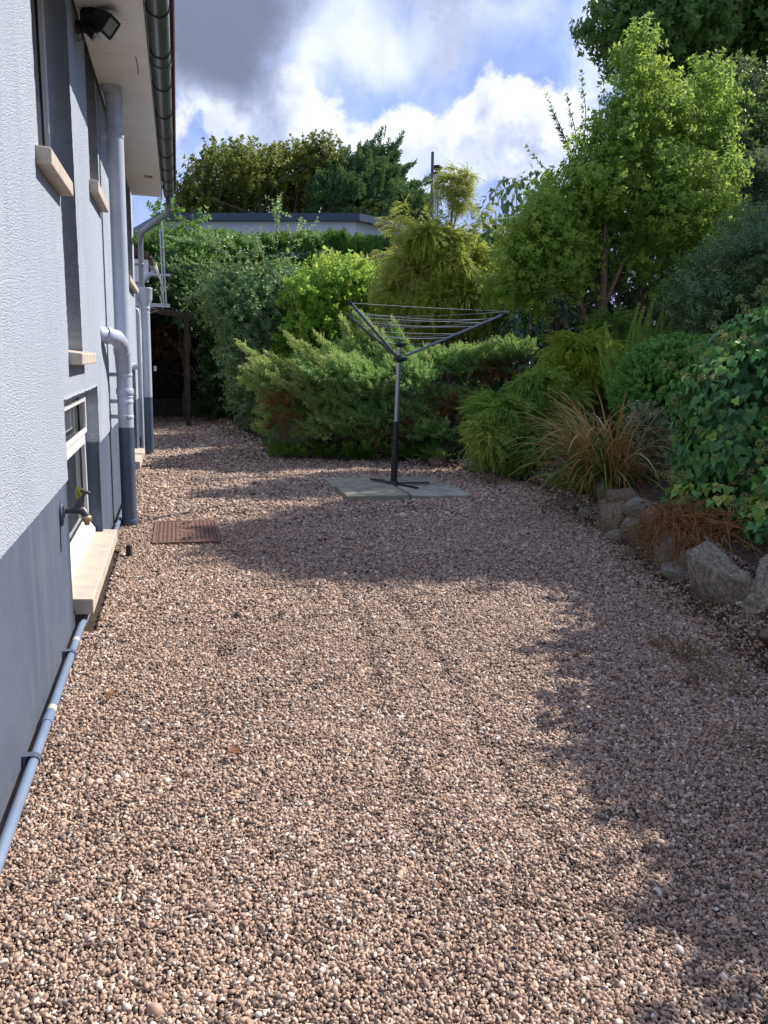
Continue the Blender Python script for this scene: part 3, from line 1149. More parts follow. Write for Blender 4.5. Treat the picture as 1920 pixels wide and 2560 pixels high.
# the ones that show: a tilted big slab-like block, its thin neighbour, the flat brown one, two greys near the grass
stone(3.40, 3.42, 0.17, 0.07, 0.26, 0.32, 0.15, -0.35, 0.05, 1)
stone(3.44, 3.04, 0.16, 0.15, 0.27, 0.30, -0.25, 0.22, 0.35, 4)
stone(3.25, 2.76, 0.11, 0.13, 0.17, 0.045, 0.0, 0.06, 0.3, 3)
stone(3.23, 2.66, 0.02, 0.12, 0.15, 0.06, 0.0, -0.05, 0.1, 5)
stone(3.86, 4.98, 0.09, 0.12, 0.15, 0.17, 0.1, -0.2, 0.2, 4)
stone(3.92, 5.36, 0.11, 0.12, 0.14, 0.22, -0.1, 0.15, 0.0, 0)
stone(4.16, 5.75, 0.08, 0.16, 0.20, 0.17, 0.0, 0.1, 0.4, 2)
stone(4.30, 6.25, 0.06, 0.15, 0.22, 0.15, 0.1, 0.0, 0.1, 5)
stone(3.82, 4.62, 0.03, 0.10, 0.13, 0.10, 0.1, 0.2, 0.6, 2)
rs = np.random.default_rng(8)
for i, (x, y, z, a) in enumerate([(3.62, 3.72, .12, .2), (3.56, 4.02, .06, .13), (3.70, 4.30, .10, .17), (3.82, 4.58, .16, .15), (3.90, 4.80, .20, .15), (4.02, 5.15, .24, .16), (4.10, 5.55, .24, .15), (3.30, 2.50, .10, .16), (3.24, 2.28, .06, .15), (3.58, 3.20, .30, .16),
                                  (4.22, 6.0, .20, .16), (4.06, 6.0, .02, .12), (4.18, 6.45, .02, .13), (3.84, 5.15, .02, .09), (3.98, 5.60, .02, .10), (3.66, 4.70, -.01, .08), (3.34, 3.12, -.02, .08)]):
    stone(x, y, z, a * rs.uniform(.7, .95), a * rs.uniform(.9, 1.25), a * rs.uniform(.75, 1.05), rs.uniform(-.3, .3), rs.uniform(-.3, .3), rs.uniform(-.6, .6), i % 6)
for i, (x, y) in enumerate([(3.68, 3.95), (4.45, 6.75), (4.50, 7.25), (4.55, 7.75), (4.42, 8.25), (4.1, 8.8), (3.75, 9.35), (3.1, 2.25), (3.12, 1.75), (3.1, 1.25), (3.1, .7), (3.1, .1), (3.1, -.5)]):
    stone(x, y, 0.06 + rs.uniform(-.02, .04), rs.uniform(.12, .16), rs.uniform(.2, .26), rs.uniform(.12, .18), rs.uniform(-.2, .2), rs.uniform(-.2, .2), rs.uniform(-.5, .5), i % 6)


# ------------------------------------------------------------------ the house on the left
house = thing('house', 'white roughcast house with a blue grey painted base and overhanging eaves', 'house', (-3.0, 4.5, 0))
Y0, Y1, ZP, ZS = -2.5, 10.45, 0.755, 3.165
OPEN = [(3.42, 3.98, 2.07, 9), (3.98, 4.54, 1.30, 9), (3.73, 5.24, 0.10, 1.12), (5.36, 5.98, 2.34, 9), (8.5, 10.08, 2.07, 9), (8.75, 9.85, 0.10, 1.2)]


def open_at(y, z):
    return any(a < y < b and c < z < d for a, b, c, d in OPEN)


def wall_sheet(name, z0, z1, m, step, jx, je, xf):
    br = set([Y0, Y1])
    bz = set([z0, z1])
    for a, b, c, d in OPEN:
        if c < z1 and d > z0:
            br |= {a, b}
            bz |= {min(max(c, z0), z1), min(max(d, z0), z1)}

    def fill(s):
        s = sorted(s)
        o = []
        for p, q in zip(s[:-1], s[1:]):
            st = step if p > 1.0 or name != 'wall' else step
            k = max(1, int(round((q - p) / st)))
            o += [p + (q - p) * i / k for i in range(k)]
        return np.array(o + [s[-1]])
    ys, zs = fill(br), fill(bz)
    r = np.random.default_rng(3)
    ny, nz = len(ys), len(zs)
    op = np.array([[open_at((ys[i] + ys[i + 1]) / 2, (zs[j] + zs[j + 1]) / 2) for j in range(nz - 1)] for i in range(ny - 1)])
    Yg, Zg = np.meshgrid(ys, zs, indexing='ij')
    V = np.stack([np.full_like(Yg, xf) + r.normal(size=Yg.shape) * jx, Yg, Zg], -1)
    edge = np.zeros(Yg.shape, bool)
    for i in range(ny):
        for j in range(nz):
            a = [op[p, q] for p in (i - 1, i) for q in (j - 1, j) if 0 <= p < ny - 1 and 0 <= q < nz - 1]
            edge[i, j] = any(a) and not all(a)
    V[..., 1] += edge * r.normal(size=Yg.shape) * je
    V[..., 2] += edge * r.normal(size=Yg.shape) * je
    D_ = 0.16
    Vb = V.copy()
    Vb[..., 0] = xf - D_
    idx = np.arange(ny * nz).reshape(ny, nz)
    N = ny * nz
    F_ = []
    for i in range(ny - 1):
        for j in range(nz - 1):
            if not op[i, j]:
                F_.append((idx[i, j], idx[i + 1, j], idx[i + 1, j + 1], idx[i, j + 1]))
            else:
                for (di, dj, a, b) in ((-1, 0, (i, j), (i, j + 1)), (1, 0, (i + 1, j + 1), (i + 1, j)), (0, -1, (i + 1, j), (i, j)), (0, 1, (i, j + 1), (i + 1, j + 1))):
                    p, q = i + di, j + dj
                    if 0 <= p < ny - 1 and 0 <= q < nz - 1 and not op[p, q]:
                        F_.append((idx[a], idx[b], N + idx[b], N + idx[a]))
    v = np.concatenate([V.reshape(-1, 3), Vb.reshape(-1, 3)]) - OFF[house]
    place(name, raw_mesh(name, v, np.array(F_), m), house)


wall_sheet('wall', ZP, ZS + 0.25, M_WALL, 0.022, 0.0005, 0.0028, 0.0)
wall_sheet('plinth', -0.1, ZP, M_PLINTH, 0.12, 0.0, 0.001, -0.007)
# gable end, back and inner masonry, so that the house is a closed body
b = MB()
b.box(-6.0, -0.17, Y1 - 0.25, Y1, -0.1, ZS + 0.25)
b.box(-6.0, -0.17, Y0, Y0 + 0.25, -0.1, ZS + 0.25)
b.box(-6.0, -5.75, Y0 + 0.25, Y1 - 0.25, -0.1, ZS + 0.25)
b.box(-0.17, -0.007, Y1 - 0.001, Y1 + 0.0, -0.1, ZS + 0.25)
b.box(-0.40, -0.17, Y0 + 0.26, Y1 - 0.26, -0.1, ZS + 0.24)
b.build('side_wall', M_WHITEWALL, house)

# eaves
e0, e1 = -2.8, 10.05
for i, (a, c) in enumerate(zip([e0, 4.95, 5.50, 7.4], [4.946, 5.496, 7.396, e1])):
    MB().box(0.012, 0.345, a, c, ZS, ZS + 0.012).build('soffit_board', M_SOFFIT, house)
MB().box(0.345, 0.368, e0, e1, ZS - 0.018, ZS + 0.16).build('fascia', M_SOFFIT, house)
MB().box(0.012, 0.345, e1 - 0.02, e1 + 0.002, ZS - 0.004, ZS + 0.2).build('eave_end_board', M_SOFFIT, house)
v = MB().box(0.205, 0.285, 8.93, 9.0, ZS - 0.012, ZS - 0.001)
v.build('vent', mat("tan_vent", (0.40, 0.30, 0.18), 0.6), house)
MB().tube([(0.29, 5.5, ZS - 0.004), (0.295, 5.62, ZS - 0.006), (0.292, 5.8, ZS - 0.004)], 0.0025, 5).build('cable', M_BLACK, house)
b = MB()
b.add([(0.35, e0, ZS + 0.14), (0.35, e1, ZS + 0.14), (-3.0, e1, ZS + 2.0), (-3.0, e0, ZS + 2.0), (0.35, e0, ZS + 0.165), (0.35, e1, ZS + 0.165), (-3.0, e1, ZS + 2.03), (-3.0, e0, ZS + 2.03)],
      [(0, 3, 2, 1), (4, 5, 6, 7), (0, 1, 5, 4), (1, 2, 6, 5), (3, 0, 4, 7)])
b.add([(-3.0, e0, ZS + 2.0), (-3.0, e1, ZS + 2.0), (-6.4, e1, ZS + 0.14), (-6.4, e0, ZS + 0.14), (-3.0, e0, ZS + 2.03), (-3.0, e1, ZS + 2.03), (-6.4, e1, ZS + 0.17), (-6.4, e0, ZS + 0.17)],
      [(0, 3, 2, 1), (4, 5, 6, 7), (1, 2, 6, 5), (3, 0, 4, 7), (2, 3, 7, 6)])
for ye in (Y1 - 0.12, Y0 + 0.12):
    b.add([(-0.2, ye, ZS + .25), (-5.9, ye, ZS + .25), (-3.0, ye, ZS + 1.98)], [(0, 1, 2)])
b.build('roof', M_TILE, house)
tile_me = None
ty = e0
k = 0
while ty < e1:
    o = MB()
    o.obox((0.435, ty + 0.148, ZS + 0.158), (0.092, 0, -0.05), (0, 0.145, 0), (0.006, 0, 0.009))
    if tile_me is None:
        first = o.build('roof_tile', M_TILE, house, bevel=0.004)
        tile_me = first.data
        y_first = ty
    else:
        c = first.copy()
        COL.objects.link(c)
        c.location = (0, ty - y_first, 0.002 * ((k * 7) % 3 - 1))
    ty += 0.30
    k += 1


def gutter():
    cx, cz, r = 0.440, ZS + 0.045, 0.062
    vs, fs = [], []
    ring = []
    for i in range(13):
        a = PI + PI * i / 12
        ring.append((cx + r * math.cos(a), cz + r * math.sin(a)))
    for i in range(12, -1, -1):
        a = PI + PI * i / 12
        ring.append((cx + (r - .004) * math.cos(a), cz + (r - .004) * math.sin(a)))
    n = len(ring)
    m = MB()
    for yy in (e0, e1 + 0.06):
        vs += [(x, yy, z) for x, z in ring]
    fs = [(k, n + k, n + (k + 1) % n, (k + 1) % n) for k in range(n)]
    m.add(vs, fs, True)
    m.add([(cx + r * math.cos(PI + PI * i / 12), e1 + 0.06, cz + r * math.sin(PI + PI * i / 12)) for i in range(13)], [tuple(range(13))])
    g = m.build('gutter', M_GUTTER, house)
    # jointing collars and support brackets
    first = None
    for yy, wdt in ((1.2, .05), (2.1, .02), (3.0, .02), (3.9, .02), (4.80, .018), (5.42, .018), (5.60, .09), (6.05, .018), (6.72, .018), (7.35, .09), (8.0, .018), (8.55, .018), (9.1, .018), (9.6, .10)):
        m = MB()
        vs = []
        rr = r + 0.006
        for y2 in (yy, yy + wdt):
            vs += [(cx + rr * math.cos(PI + PI * i / 12), y2, cz + rr * math.sin(PI + PI * i / 12)) for i in range(13)]
            vs += [(cx + (r + .0005) * math.cos(PI + PI * i / 12), y2, cz + (r + .0005) * math.sin(PI + PI * i / 12)) for i in range(12, -1, -1)]
        m.add(vs, [(k, 26 + k, 26 + (k + 1) % 26, (k + 1) % 26) for k in range(26)], True)
        m.add(vs[:26], [tuple(range(26))[::-1]])
        m.add(vs[26:], [tuple(range(26))])
        m.box(cx + r, cx + r + 0.012, yy, yy + wdt, cz - 0.006, cz + 0.012)
        m.build('gutter_joint' if wdt > .03 else 'gutter_bracket', M_GUTTER if wdt > .03 else M_BLACK, g)
    # outlet
    MB().lathe([(0.036, 0), (0.034, -0.09), (0.032, -0.10)], (cx, e1 - 0.09, cz - r + 0.01), 16).build('gutter_outlet', M_GUTTER, g)


gutter()


# windows
def window(y0, y1, z0, z1, xf, fw=0.06, mull=(), trans=(), inset=0.03, bottom_nose=False):
    """white frame with panes; xf is the frame's front face"""
    m = MB()
    xb = xf - 0.06
    m.box(xb, xf, y0, y0 + fw, z0, z1)
    m.box(xb, xf, y1 - fw, y1, z0, z1)
    m.box(xb, xf - .001, y0 + fw, y1 - fw, z0, z0 + fw)
    m.box(xb, xf - .001, y0 + fw, y1 - fw, z1 - fw, z1)
    ysp = [y0 + fw] + sorted(mull) + [y1 - fw]
    zsp = [z0 + fw] + sorted(trans) + [z1 - fw]
    for q in mull:
        m.box(xb, xf - .002, q - fw / 2, q + fw / 2, z0 + fw, z1 - fw)
    for q in trans:
        m.box(xb, xf - .003, y0 + fw, y1 - fw, q - fw / 2, q + fw / 2)
    f = m.build('window', M_UPVC, house, bevel=0.004)
    for i, (a, c) in enumerate(zip(ysp[:-1], ysp[1:])):
        for j, (d, e) in enumerate(zip(zsp[:-1], zsp[1:])):
            a2 = a + (fw / 2 if i else 0)
            c2 = c - (fw / 2 if i < len(ysp) - 2 else 0)
            d2 = d + (fw / 2 if j else 0)
            e2 = e - (fw / 2 if j < len(zsp) - 2 else 0)
            MB().box(xf - inset - .012, xf - inset, a2 - .004, c2 + .004, d2 - .004, e2 + .004).build('pane', M_GLASS, f)
            gk = MB()
            t = 0.009
            gk.box(xf - inset - .001, xf - inset + .006, a2, a2 + t, d2, e2)
            gk.box(xf - inset - .001, xf - inset + .006, c2 - t, c2, d2, e2)
            gk.box(xf - inset - .001, xf - inset + .005, a2 + t, c2 - t, d2, d2 + t)
            gk.box(xf - inset - .001, xf - inset + .005, a2 + t, c2 - t, e2 - t, e2)
            gk.build('gasket', M_BLACK, f)
    return f


def stone_sill(y0, y1, z0, z1, x1, m, f, slope=0.02):
    b = MB()
    b.add([(-0.14, y0, z0), (x1, y0, z0), (x1, y1, z0), (-0.14, y1, z0), (-0.14, y0, z1 + 0.0), (x1, y0, z1 - slope), (x1, y1, z1 - slope), (-0.14, y1, z1)],
          [(3, 2, 1, 0), (4, 5, 6, 7), (0, 1, 5, 4), (1, 2, 6, 5), (2, 3, 7, 6), (3, 0, 4, 7)])
    b.add([(x1 - .018, y0 + .02, z0 - .0), (x1 - .010, y0 + .02, z0 - .0), (x1 - .010, y1 - .02, z0 - .001), (x1 - .018, y1 - .02, z0 - .001)], [(0, 1, 2, 3)])
    return b.build('sill', m, f, bevel=0.006)


f = window(3.40, 3.99, 2.11, ZS + .2, -0.105, 0.055)
stone_sill(3.33, 3.962, 2.035, 2.118, 0.058, M_SILL, f)
f = window(3.99, 4.56, 1.345, ZS + .2, -0.105, 0.055)
stone_sill(3.965, 4.61, 1.275, 1.352, 0.062, M_SILL, f, 0.022)
f = window(5.34, 6.0, 2.38, ZS + .2, -0.105, 0.055)
stone_sill(5.29, 6.01, 2.30, 2.392, 0.055, M_SILL, f)
f = window(8.48, 10.1, 2.10, ZS + .2, -0.105, 0.055, mull=(9.3,))
stone_sill(8.42, 10.14, 2.035, 2.118, 0.058, M_SILL, f)
f = window(3.71, 5.26, 0.20, 1.13, -0.085, 0.07, trans=(0.79,))
# opening top sash and the sloping plastic nosing of the low window
m = MB()
for (a, c, d, e) in ((3.785, 3.815, .832, 1.055), (5.155, 5.185, .832, 1.055), (3.815, 5.155, .832, .862), (3.815, 5.155, 1.03, 1.055)):
    m.box(-0.084, -0.068, a, c, d, e)
m.build('sash', M_UPVC, f, bevel=0.004)
m = MB()
m.add([(-0.12, 3.74, .17), (-0.05, 3.74, .17), (-0.05, 3.74, .195), (-0.084, 3.74, .25), (-0.12, 3.74, .25), (-0.12, 5.23, .17), (-0.05, 5.23, .17), (-0.05, 5.23, .195), (-0.084, 5.23, .25), (-0.12, 5.23, .25)],
      [(0, 1, 2, 3, 4), (9, 8, 7, 6, 5), (0, 5, 6, 1), (1, 6, 7, 2), (2, 7, 8, 3), (3, 8, 9, 4)])
m.build('nosing', M_UPVC, f)
stone_sill(3.785, 5.325, 0.080, 0.172, 0.078, M_SILLGREY, f, 0.014)
f = window(8.73, 9.87, 0.20, 1.21, -0.085, 0.06, trans=(0.8,))
stone_sill(8.68, 9.92, 0.075, 0.172, 0.075, M_SILLGREY, f, 0.014)


# soil pipe: painted white above the base line, blue grey below
def ring(mb, x, y, z, r, h, n=22):
    mb.lathe([(r - .002, -h / 2), (r, -h / 2 + .003), (r, h / 2 - .003), (r - .002, h / 2)], (x, y, z), n)


px_, py_ = 0.108, 6.14
sp = MB().tube([(px_, py_, 0.775), (px_, py_, 3.12)], 0.057, 24, caps=False).build('soil_pipe', M_WHITEPIPE, house)
MB().tube([(px_, py_, 0.02), (px_, py_, 0.775)], 0.0572, 24).build('pipe_base', M_PLINTHPIPE, sp)
m = MB()
ring(m, px_, py_, 0.03, 0.066, 0.06)
m.build('foot_collar', M_PLINTHPIPE, sp)
m = MB()
m.tube([(px_, py_, 3.10), (px_ - .002, py_ + .005, 3.13), (px_ - .03, py_ + .0, 3.185)], [0.058, 0.064, 0.072], 24)
m.build('top_bend', M_WHITEPIPE, sp)
for z, r, h in ((3.085, .063, .05), (2.98, .061, .012), (2.87, .064, .04), (1.235, .0625, .012), (1.045, .0645, .045), (1.005, .061, .01)):
    m = MB()
    ring(m, px_, py_, z, r, h)
    m.build('pipe_collar', M_WHITEPIPE, sp)
for z in (2.87, 1.20, 1.0, 0.885):
    m = MB()
    ring(m, px_, py_, z - .03, .0605, .028)
    m.box(0.0, px_ - 0.05, py_ - .02, py_ + .02, z - .044, z - .016)
    m.box(px_ - .012, px_ + .012, py_ - .085, py_ - .057, z - .044, z - .016)
    m.box(px_ - .012, px_ + .012, py_ + .057, py_ + .085, z - .044, z - .016)
    m.build('pipe_bracket', M_WHITEPIPE, sp)
for s in (-1, 1):
    m = MB()
    m.lathe([(0.009, -.014), (0.011, -.008), (0.011, .008), (0.009, .014)], (px_ + .006, py_ + s * .073, .857), 8, 'x')
    m.build('rusty_bolt', M_RUST, sp)
# branch that turns in from the wall
m = MB()
m.tube([(-0.02, 5.66, 1.452), (0.05, 5.70, 1.447), (0.088, 5.80, 1.435), (0.105, 5.93, 1.40), (0.108, 6.03, 1.345), (0.108, 6.09, 1.27), (px_, py_ - .01, 1.20)], [0.054, 0.054, 0.055, 0.056, 0.057, 0.0575, 0.0575], 22)
m.build('branch_elbow', M_WHITEPIPE, sp)
MB().tube([(0.03, 5.686, 1.449), (0.05, 5.70, 1.447)], 0.059, 22).build('elbow_collar', M_WHITEPIPE, sp)
MB().tube([(0.107, 6.015, 1.354), (0.108, 6.035, 1.335)], 0.062, 22).build('elbow_collar', M_WHITEPIPE, sp)
m = MB().tube([(px_ + .03, py_ + .02, 1.225), (px_ + .092, py_ + .03, 1.235)], [0.026, 0.024], 16)
m.build('rodding_cap', M_WHITEPIPE, sp)

# rainwater pipe at the far corner: swan neck, hopper, lower pipe
qx, qy = 0.112, 10.52
rp = MB().tube([(qx, qy, 0.76), (qx, qy, 1.93)], 0.055, 20, caps=False).build('rainwater_pipe', M_WHITEPIPE, house)
MB().tube([(qx, qy, 0.0), (qx, qy, 0.76)], 0.0552, 20).build('pipe_base', M_PLINTHPIPE, rp)
m = MB()
m.lathe([(0.056, 1.90), (0.060, 1.93), (0.085, 1.985), (0.090, 2.00), (0.094, 2.125), (0.097, 2.13), (0.097, 2.14), (0.085, 2.14), (0.08, 2.02)], (qx, qy, 0), 24)
m.build('hopper', M_WHITEPIPE, rp)
m = MB()
ring(m, qx, qy, 1.885, .061, .035)
ring(m, qx, qy, 1.82, .0585, .01)
m.build('pipe_collar', M_WHITEPIPE, rp)
zc = ZS - 0.10
m = MB().tube([(0.440, e1 - .09, zc + .05), (0.440, e1 - .08, zc - .02), (0.43, e1 - .03, zc - .06), (0.39, e1 + .05, zc - .095), (0.30, e1 + .15, zc - .14), (0.19, e1 + .30, zc - .20), (0.115, e1 + .40, zc - .25), (0.085, e1 + .46, zc - .31), (0.08, qy, zc - .40), (0.08, qy, 2.04)],
               0.033, 16)
m.build('swan_neck', M_GREYPIPE, rp)
m = MB()
for z in (2.80, 2.42):
    m = MB()
    ring(m, 0.08, qy, z, .037, .03, 16)
    m.box(0.0, 0.06, qy - .012, qy + .012, z - .012, z + .012)
    m.build('pipe_bracket', M_GREYPIPE, rp)
# thin overflow pipe beside it
MB().tube([(0.035, 10.40, 0.05), (0.035, 10.40, 1.80), (0.02, 10.40, 1.86), (-0.03, 10.40, 1.88)], 0.020, 12).build('waste_pipe', M_WHITEPIPE, house)

# small pipe clipped along the foot of the wall
lp = MB().tube([(0.026, -2.4, 0.052), (0.028, 3.70, 0.052), (0.030, 3.80, 0.042), (0.035, 4.4, 0.037), (0.032, 5.38, 0.05), (0.028, 8.6, 0.055)], 0.0165, 14).build('low_pipe', M_LOWPIPE, house)
for yy in (1.55, 2.44, 3.34, 5.42, 7.1):
    m = MB()
    m.tube([(0.027, yy - .014, 0.052), (0.027, yy + .014, 0.052)], 0.0215, 14)
    m.box(-0.007, 0.024, yy - .014, yy + .014, 0.032, 0.074)
    m.build('pipe_clip', M_PLINTHPIPE, lp)
for yy in (2.72, 5.9):
    MB().tube([(0.0272, yy - .03, 0.052), (0.0272, yy + .03, 0.052)], 0.019, 14).build('coupling', M_LOWPIPE, lp)
m_tape = mat("pale_yellow_tape", (0.46, 0.48, 0.38), 0.6)
for yy in (2.80, 3.50):
    MB().tube([(0.0273, yy - .018, 0.052), (0.0273, yy + .018, 0.052)], 0.0171, 14).build('worn_tape', m_tape, lp)


# ------------------------------------------------------------------ paving slabs and clothes dryer
slab_words = ['near left concrete slab with a long damp edge under the rotary clothes dryer', 'near right concrete slab with pale lichen spots under the rotary clothes dryer',
              'far left concrete slab behind the foot of the rotary clothes dryer', 'far right concrete slab behind the foot of the rotary clothes dryer']
for k, (a, b_, c, d) in enumerate(SLABS):
    m = MB()
    nx_ = 6
    vs = []
    r = np.random.default_rng(k)
    m.box(a, b_, c, d, -0.02, 0.036 + .006 * (k % 2))
    o = m.build('paving_slab', M_SLABS[k], bevel=0.006, label=slab_words[k], category='paving slab', group='slabs under the clothes dryer')
    o.rotation_euler = (r.uniform(-.004, .004), r.uniform(-.003, .003), 0)

DX, DY = 2.70, 7.72
dry = thing('rotary_clothes_dryer', 'grey rotary clothes dryer with three raised arms standing on paving slabs', 'clothes dryer', (DX, DY, 0.036))


def lean(z):
    return DX + 0.010 * z, DY


m = MB()
for a, L in ((math.radians(118), .36), (math.radians(-62), .36), (math.radians(0), .40), (math.radians(180), .05)):
    d = np.array((math.cos(a), math.sin(a), 0))
    p = np.array((DX, DY, 0.045))
    m.bar(p + d * .02, p + d * L, 0.045, 0.012)
m.build('foot', M_BLACK, dry, bevel=0.002)
m = MB()
m.tube([(DX, DY, 0.040), (*lean(.46), .46)], 0.036, 20)
m.lathe([(0.055, 0.040), (0.055, 0.05), (0.040, 0.07)], (DX, DY, 0), 20)
m.build('base_tube', M_BLACK, dry)
m = MB()
m.tube([(*lean(.44), .44), (*lean(.475), .475)], 0.042, 20)
m.bar((DX + .03, DY - .01, .455), (DX + .075, DY - .015, .46), .012, .02)
m.build('clamp', M_BLACK, dry)
MB().tube([(*lean(.47), .47), (*lean(.70), .70)], 0.029, 20).build('lower_pole', M_BLACK, dry)
MB().tube([(*lean(.70), .70), (*lean(1.50), 1.50)], 0.0235, 20).build('pole', M_STEEL, dry)
hx, hy = lean(1.35)
m = MB()
m.lathe([(0.03, 1.31), (0.05, 1.325), (0.055, 1.345), (0.05, 1.37), (0.03, 1.385)], (hx, hy, 0), 18)
AZ = [math.radians(231), math.radians(106), math.radians(-16)]
for a in AZ:
    d = np.array((math.cos(a), math.sin(a), 0))
    p = np.array((hx, hy, 1.345))
    m.bar(p + d * .03, p + d * .085, 0.034, 0.042)
m.build('hub', M_BLACK, dry)
m = MB()
tx, ty_ = lean(1.5)
m.lathe([(0.026, 1.465), (0.046, 1.475), (0.05, 1.50), (0.046, 1.515), (0.02, 1.525)], (tx, ty_, 0), 18)
for a in AZ:
    d = np.array((math.cos(a), math.sin(a), 0))
    m.bar(np.array((tx, ty_, 1.495)) + d * .03, np.array((tx, ty_, 1.495)) + d * .075, 0.022, 0.028)
m.build('top_cap', M_BLACK, dry)
R_ = 1.15
H0 = np.array((hx, hy, 1.35))
TIPS = [H0 + np.array((math.cos(a) * r_, math.sin(a) * r_, 0.475)) for a, r_ in zip(AZ, (1.15, 1.15, 1.06))]
for k, (a, t) in enumerate(zip(AZ, TIPS)):
    d = (t - H0) / np.linalg.norm(t - H0)
    arm = MB().tube([H0 + d * .07, t], 0.0135, 12).build('arm', M_ARMBLUE if k != 1 else M_BLACK, dry)
    MB().tube([t - d * .02, t + d * .018], 0.017, 12).build('arm_cap', M_BLACK, arm)
    for i in range(9):
        q = H0 + d * (0.42 + 0.098 * i)
        m = MB().tube([q - d * .008, q + d * .008], 0.0175, 8)
        m.build('cord_clip', M_BLACK if k == 1 else M_ARMBLUE, arm)
    # the stay from the top cap down to the arm
    dd = np.array((math.cos(a), math.sin(a), 0))
    MB().tube([np.array((tx, ty_, 1.495)) + dd * .07, H0 + d * 0.40], 0.004, 6).build('stay', mat("dark_red_stay", (.10, .05, .045), .5) if k == 1 else M_ARMBLUE, dry)
for i in (1, 2, 4, 5, 6, 8):
    s = 0.42 + 0.098 * i
    for (p, q) in ((0, 1), (1, 2), (2, 0)):
        dp = (TIPS[p] - H0) / np.linalg.norm(TIPS[p] - H0)
        dq = (TIPS[q] - H0) / np.linalg.norm(TIPS[q] - H0)
        A, B = H0 + dp * s, H0 + dq * s
        A = A + np.array((0, 0, .014)); B = B + np.array((0, 0, .014))
        pts = []
        for j in range(9):
            u = j / 8
            pts.append(A + (B - A) * u - np.array((0, 0, (0.006 + .012 * ((i * 5 + p) % 3)) * 4 * u * (1 - u))))
        MB().tube(pts, 0.0017, 5, caps=False).build('washing_line', M_CORD, dry)

# ------------------------------------------------------------------ inspection cover
cx0, cx1, cy0, cy1 = COVER
cv = thing('inspection_cover', 'rusty brown iron inspection cover with raised studs set in the gravel by the house', 'manhole cover', ((cx0 + cx1) / 2, (cy0 + cy1) / 2, 0), )
m = MB()
zt = 0.022
t = 0.022
m.box(cx0, cx0 + t, cy0, cy1, -.04, zt)
m.box(cx1 - t, cx1, cy0, cy1, -.04, zt)
m.box(cx0 + t, cx1 - t, cy0, cy0 + t, -.04, zt - .0005)
m.box(cx0 + t, cx1 - t, cy1 - t, cy1, -.04, zt - .0005)
m.build('frame', M_RUST, cv, bevel=0.003)
m = MB()
m.box(cx0 + t + .004, cx1 - t - .004, cy0 + t + .004, cy1 - t - .004, -.04, zt - .003)
lid = m.build('lid', M_RUST, cv)
cxm, cym = (cx0 + cx1) / 2, (cy0 + cy1) / 2
m = MB()
for i in range(14):
    for j in range(23):
        x = cx0 + .045 + i * (cx1 - cx0 - .09) / 13
        y = cy0 + .045 + j * (cy1 - cy0 - .09) / 22
        if abs(x - cxm) < .07 and abs(y - cym) < .075:
            continue
        if abs(x - cxm) < .065 and min(abs(y - cy0 - .105), abs(y - cy1 + .105)) < .06:
            continue
        h = .0036
        s = 0.0085
        if (i + j) % 2:
            m.obox((x, y, zt - .003 + h / 2), (s * .75, s * .75, 0), (-s * .28, s * .28, 0), (0, 0, h / 2))
        else:
            m.obox((x, y, zt - .003 + h / 2), (s * .28, s * .28, 0), (-s * .75, s * .75, 0), (0, 0, h / 2))
m.build('stud', M_RUST, lid, kind='stuff')
m = MB()
m.lathe([(.058, zt - .004), (.058, zt + .001), (.050, zt + .001), (.050, zt - .004)], (cxm, cym, 0), 28)
m.build('centre_ring', M_RUST, lid)
for yy in (cy0 + .105, cy1 - .105):
    m = MB()
    m.lathe([(.05, zt - .0035), (.05, zt + .0012), (.042, zt + .0012), (.042, zt - .0035)], (cxm, yy, 0), 24)
    m.build('handle_rim', M_RUST, lid)
    m = MB()
    for s in (-1, 1):
        m.lathe([(.001, zt - .002), (.030, zt - .0018), (.030, zt - .0022)], (cxm + s * .0, yy, 0), 18)
    m.build('keyhole', M_BLACK, lid)
    MB().box(cxm - .007, cxm + .007, yy - .040, yy + .040, zt - .002, zt + .001).build('handle_bar', M_RUST, lid)

# ------------------------------------------------------------------ pipe stub, tap, floodlight
m = MB()
m.tube([(0.155, 5.20, -0.02), (0.158, 5.20, 0.075)], 0.019, 14, caps=False)
m.tube([(0.158, 5.20, 0.075), (0.157, 5.20, 0.02)], 0.015, 14)
m.build('pipe_stub', M_TIMBER, label='short dark pipe stub poking up out of the gravel beside the low sill', category='pipe')

tap = thing('garden_tap', 'grey garden tap with a brass hose nozzle on the blue grey base of the house', 'tap', (-0.007, 3.50, 0.655))
ty0, tz0 = 3.50, 0.655
m = MB()
m.lathe([(0.045, -.007), (0.045, .004), (0.03, .010), (0.016, .012)], (0, ty0, tz0), 18, 'x')
m.box(-0.006, 0.006, ty0 - .03, ty0 + .03, tz0 - .06, tz0 + .03)
m.build('wall_plate', M_PLINTHPIPE, tap, bevel=0.002)
m = MB()
m.tube([(0.0, ty0, tz0), (0.035, ty0, tz0), (0.06, ty0, tz0 + .004), (0.085, ty0 - .002, tz0 + .0), (0.10, ty0 - .002, tz0 - .025)], [0.012, 0.012, 0.021, 0.019, 0.016], 14)
m.tube([(0.062, ty0, tz0 + .005), (0.078, ty0, tz0 + .04), (0.085, ty0, tz0 + .055)], [0.019, 0.015, 0.013], 12)
m.build('body', M_TAPBODY, tap)
m = MB()
m.tube([(0.083, ty0, tz0 + .05), (0.097, ty0, tz0 + .085)], [0.008, 0.007], 10)
m.tube([(0.080, ty0, tz0 + .092), (0.118, ty0, tz0 + .076)], [0.0085, 0.0085], 10)
m.build('handle', M_TAPBODY, tap)
m = MB()
m.lathe([(0.016, -.022), (0.021, -.026), (0.021, -.046), (0.013, -.050), (0.011, -.062), (0.008, -.066)], (0.10, ty0 - .002, tz0), 14)
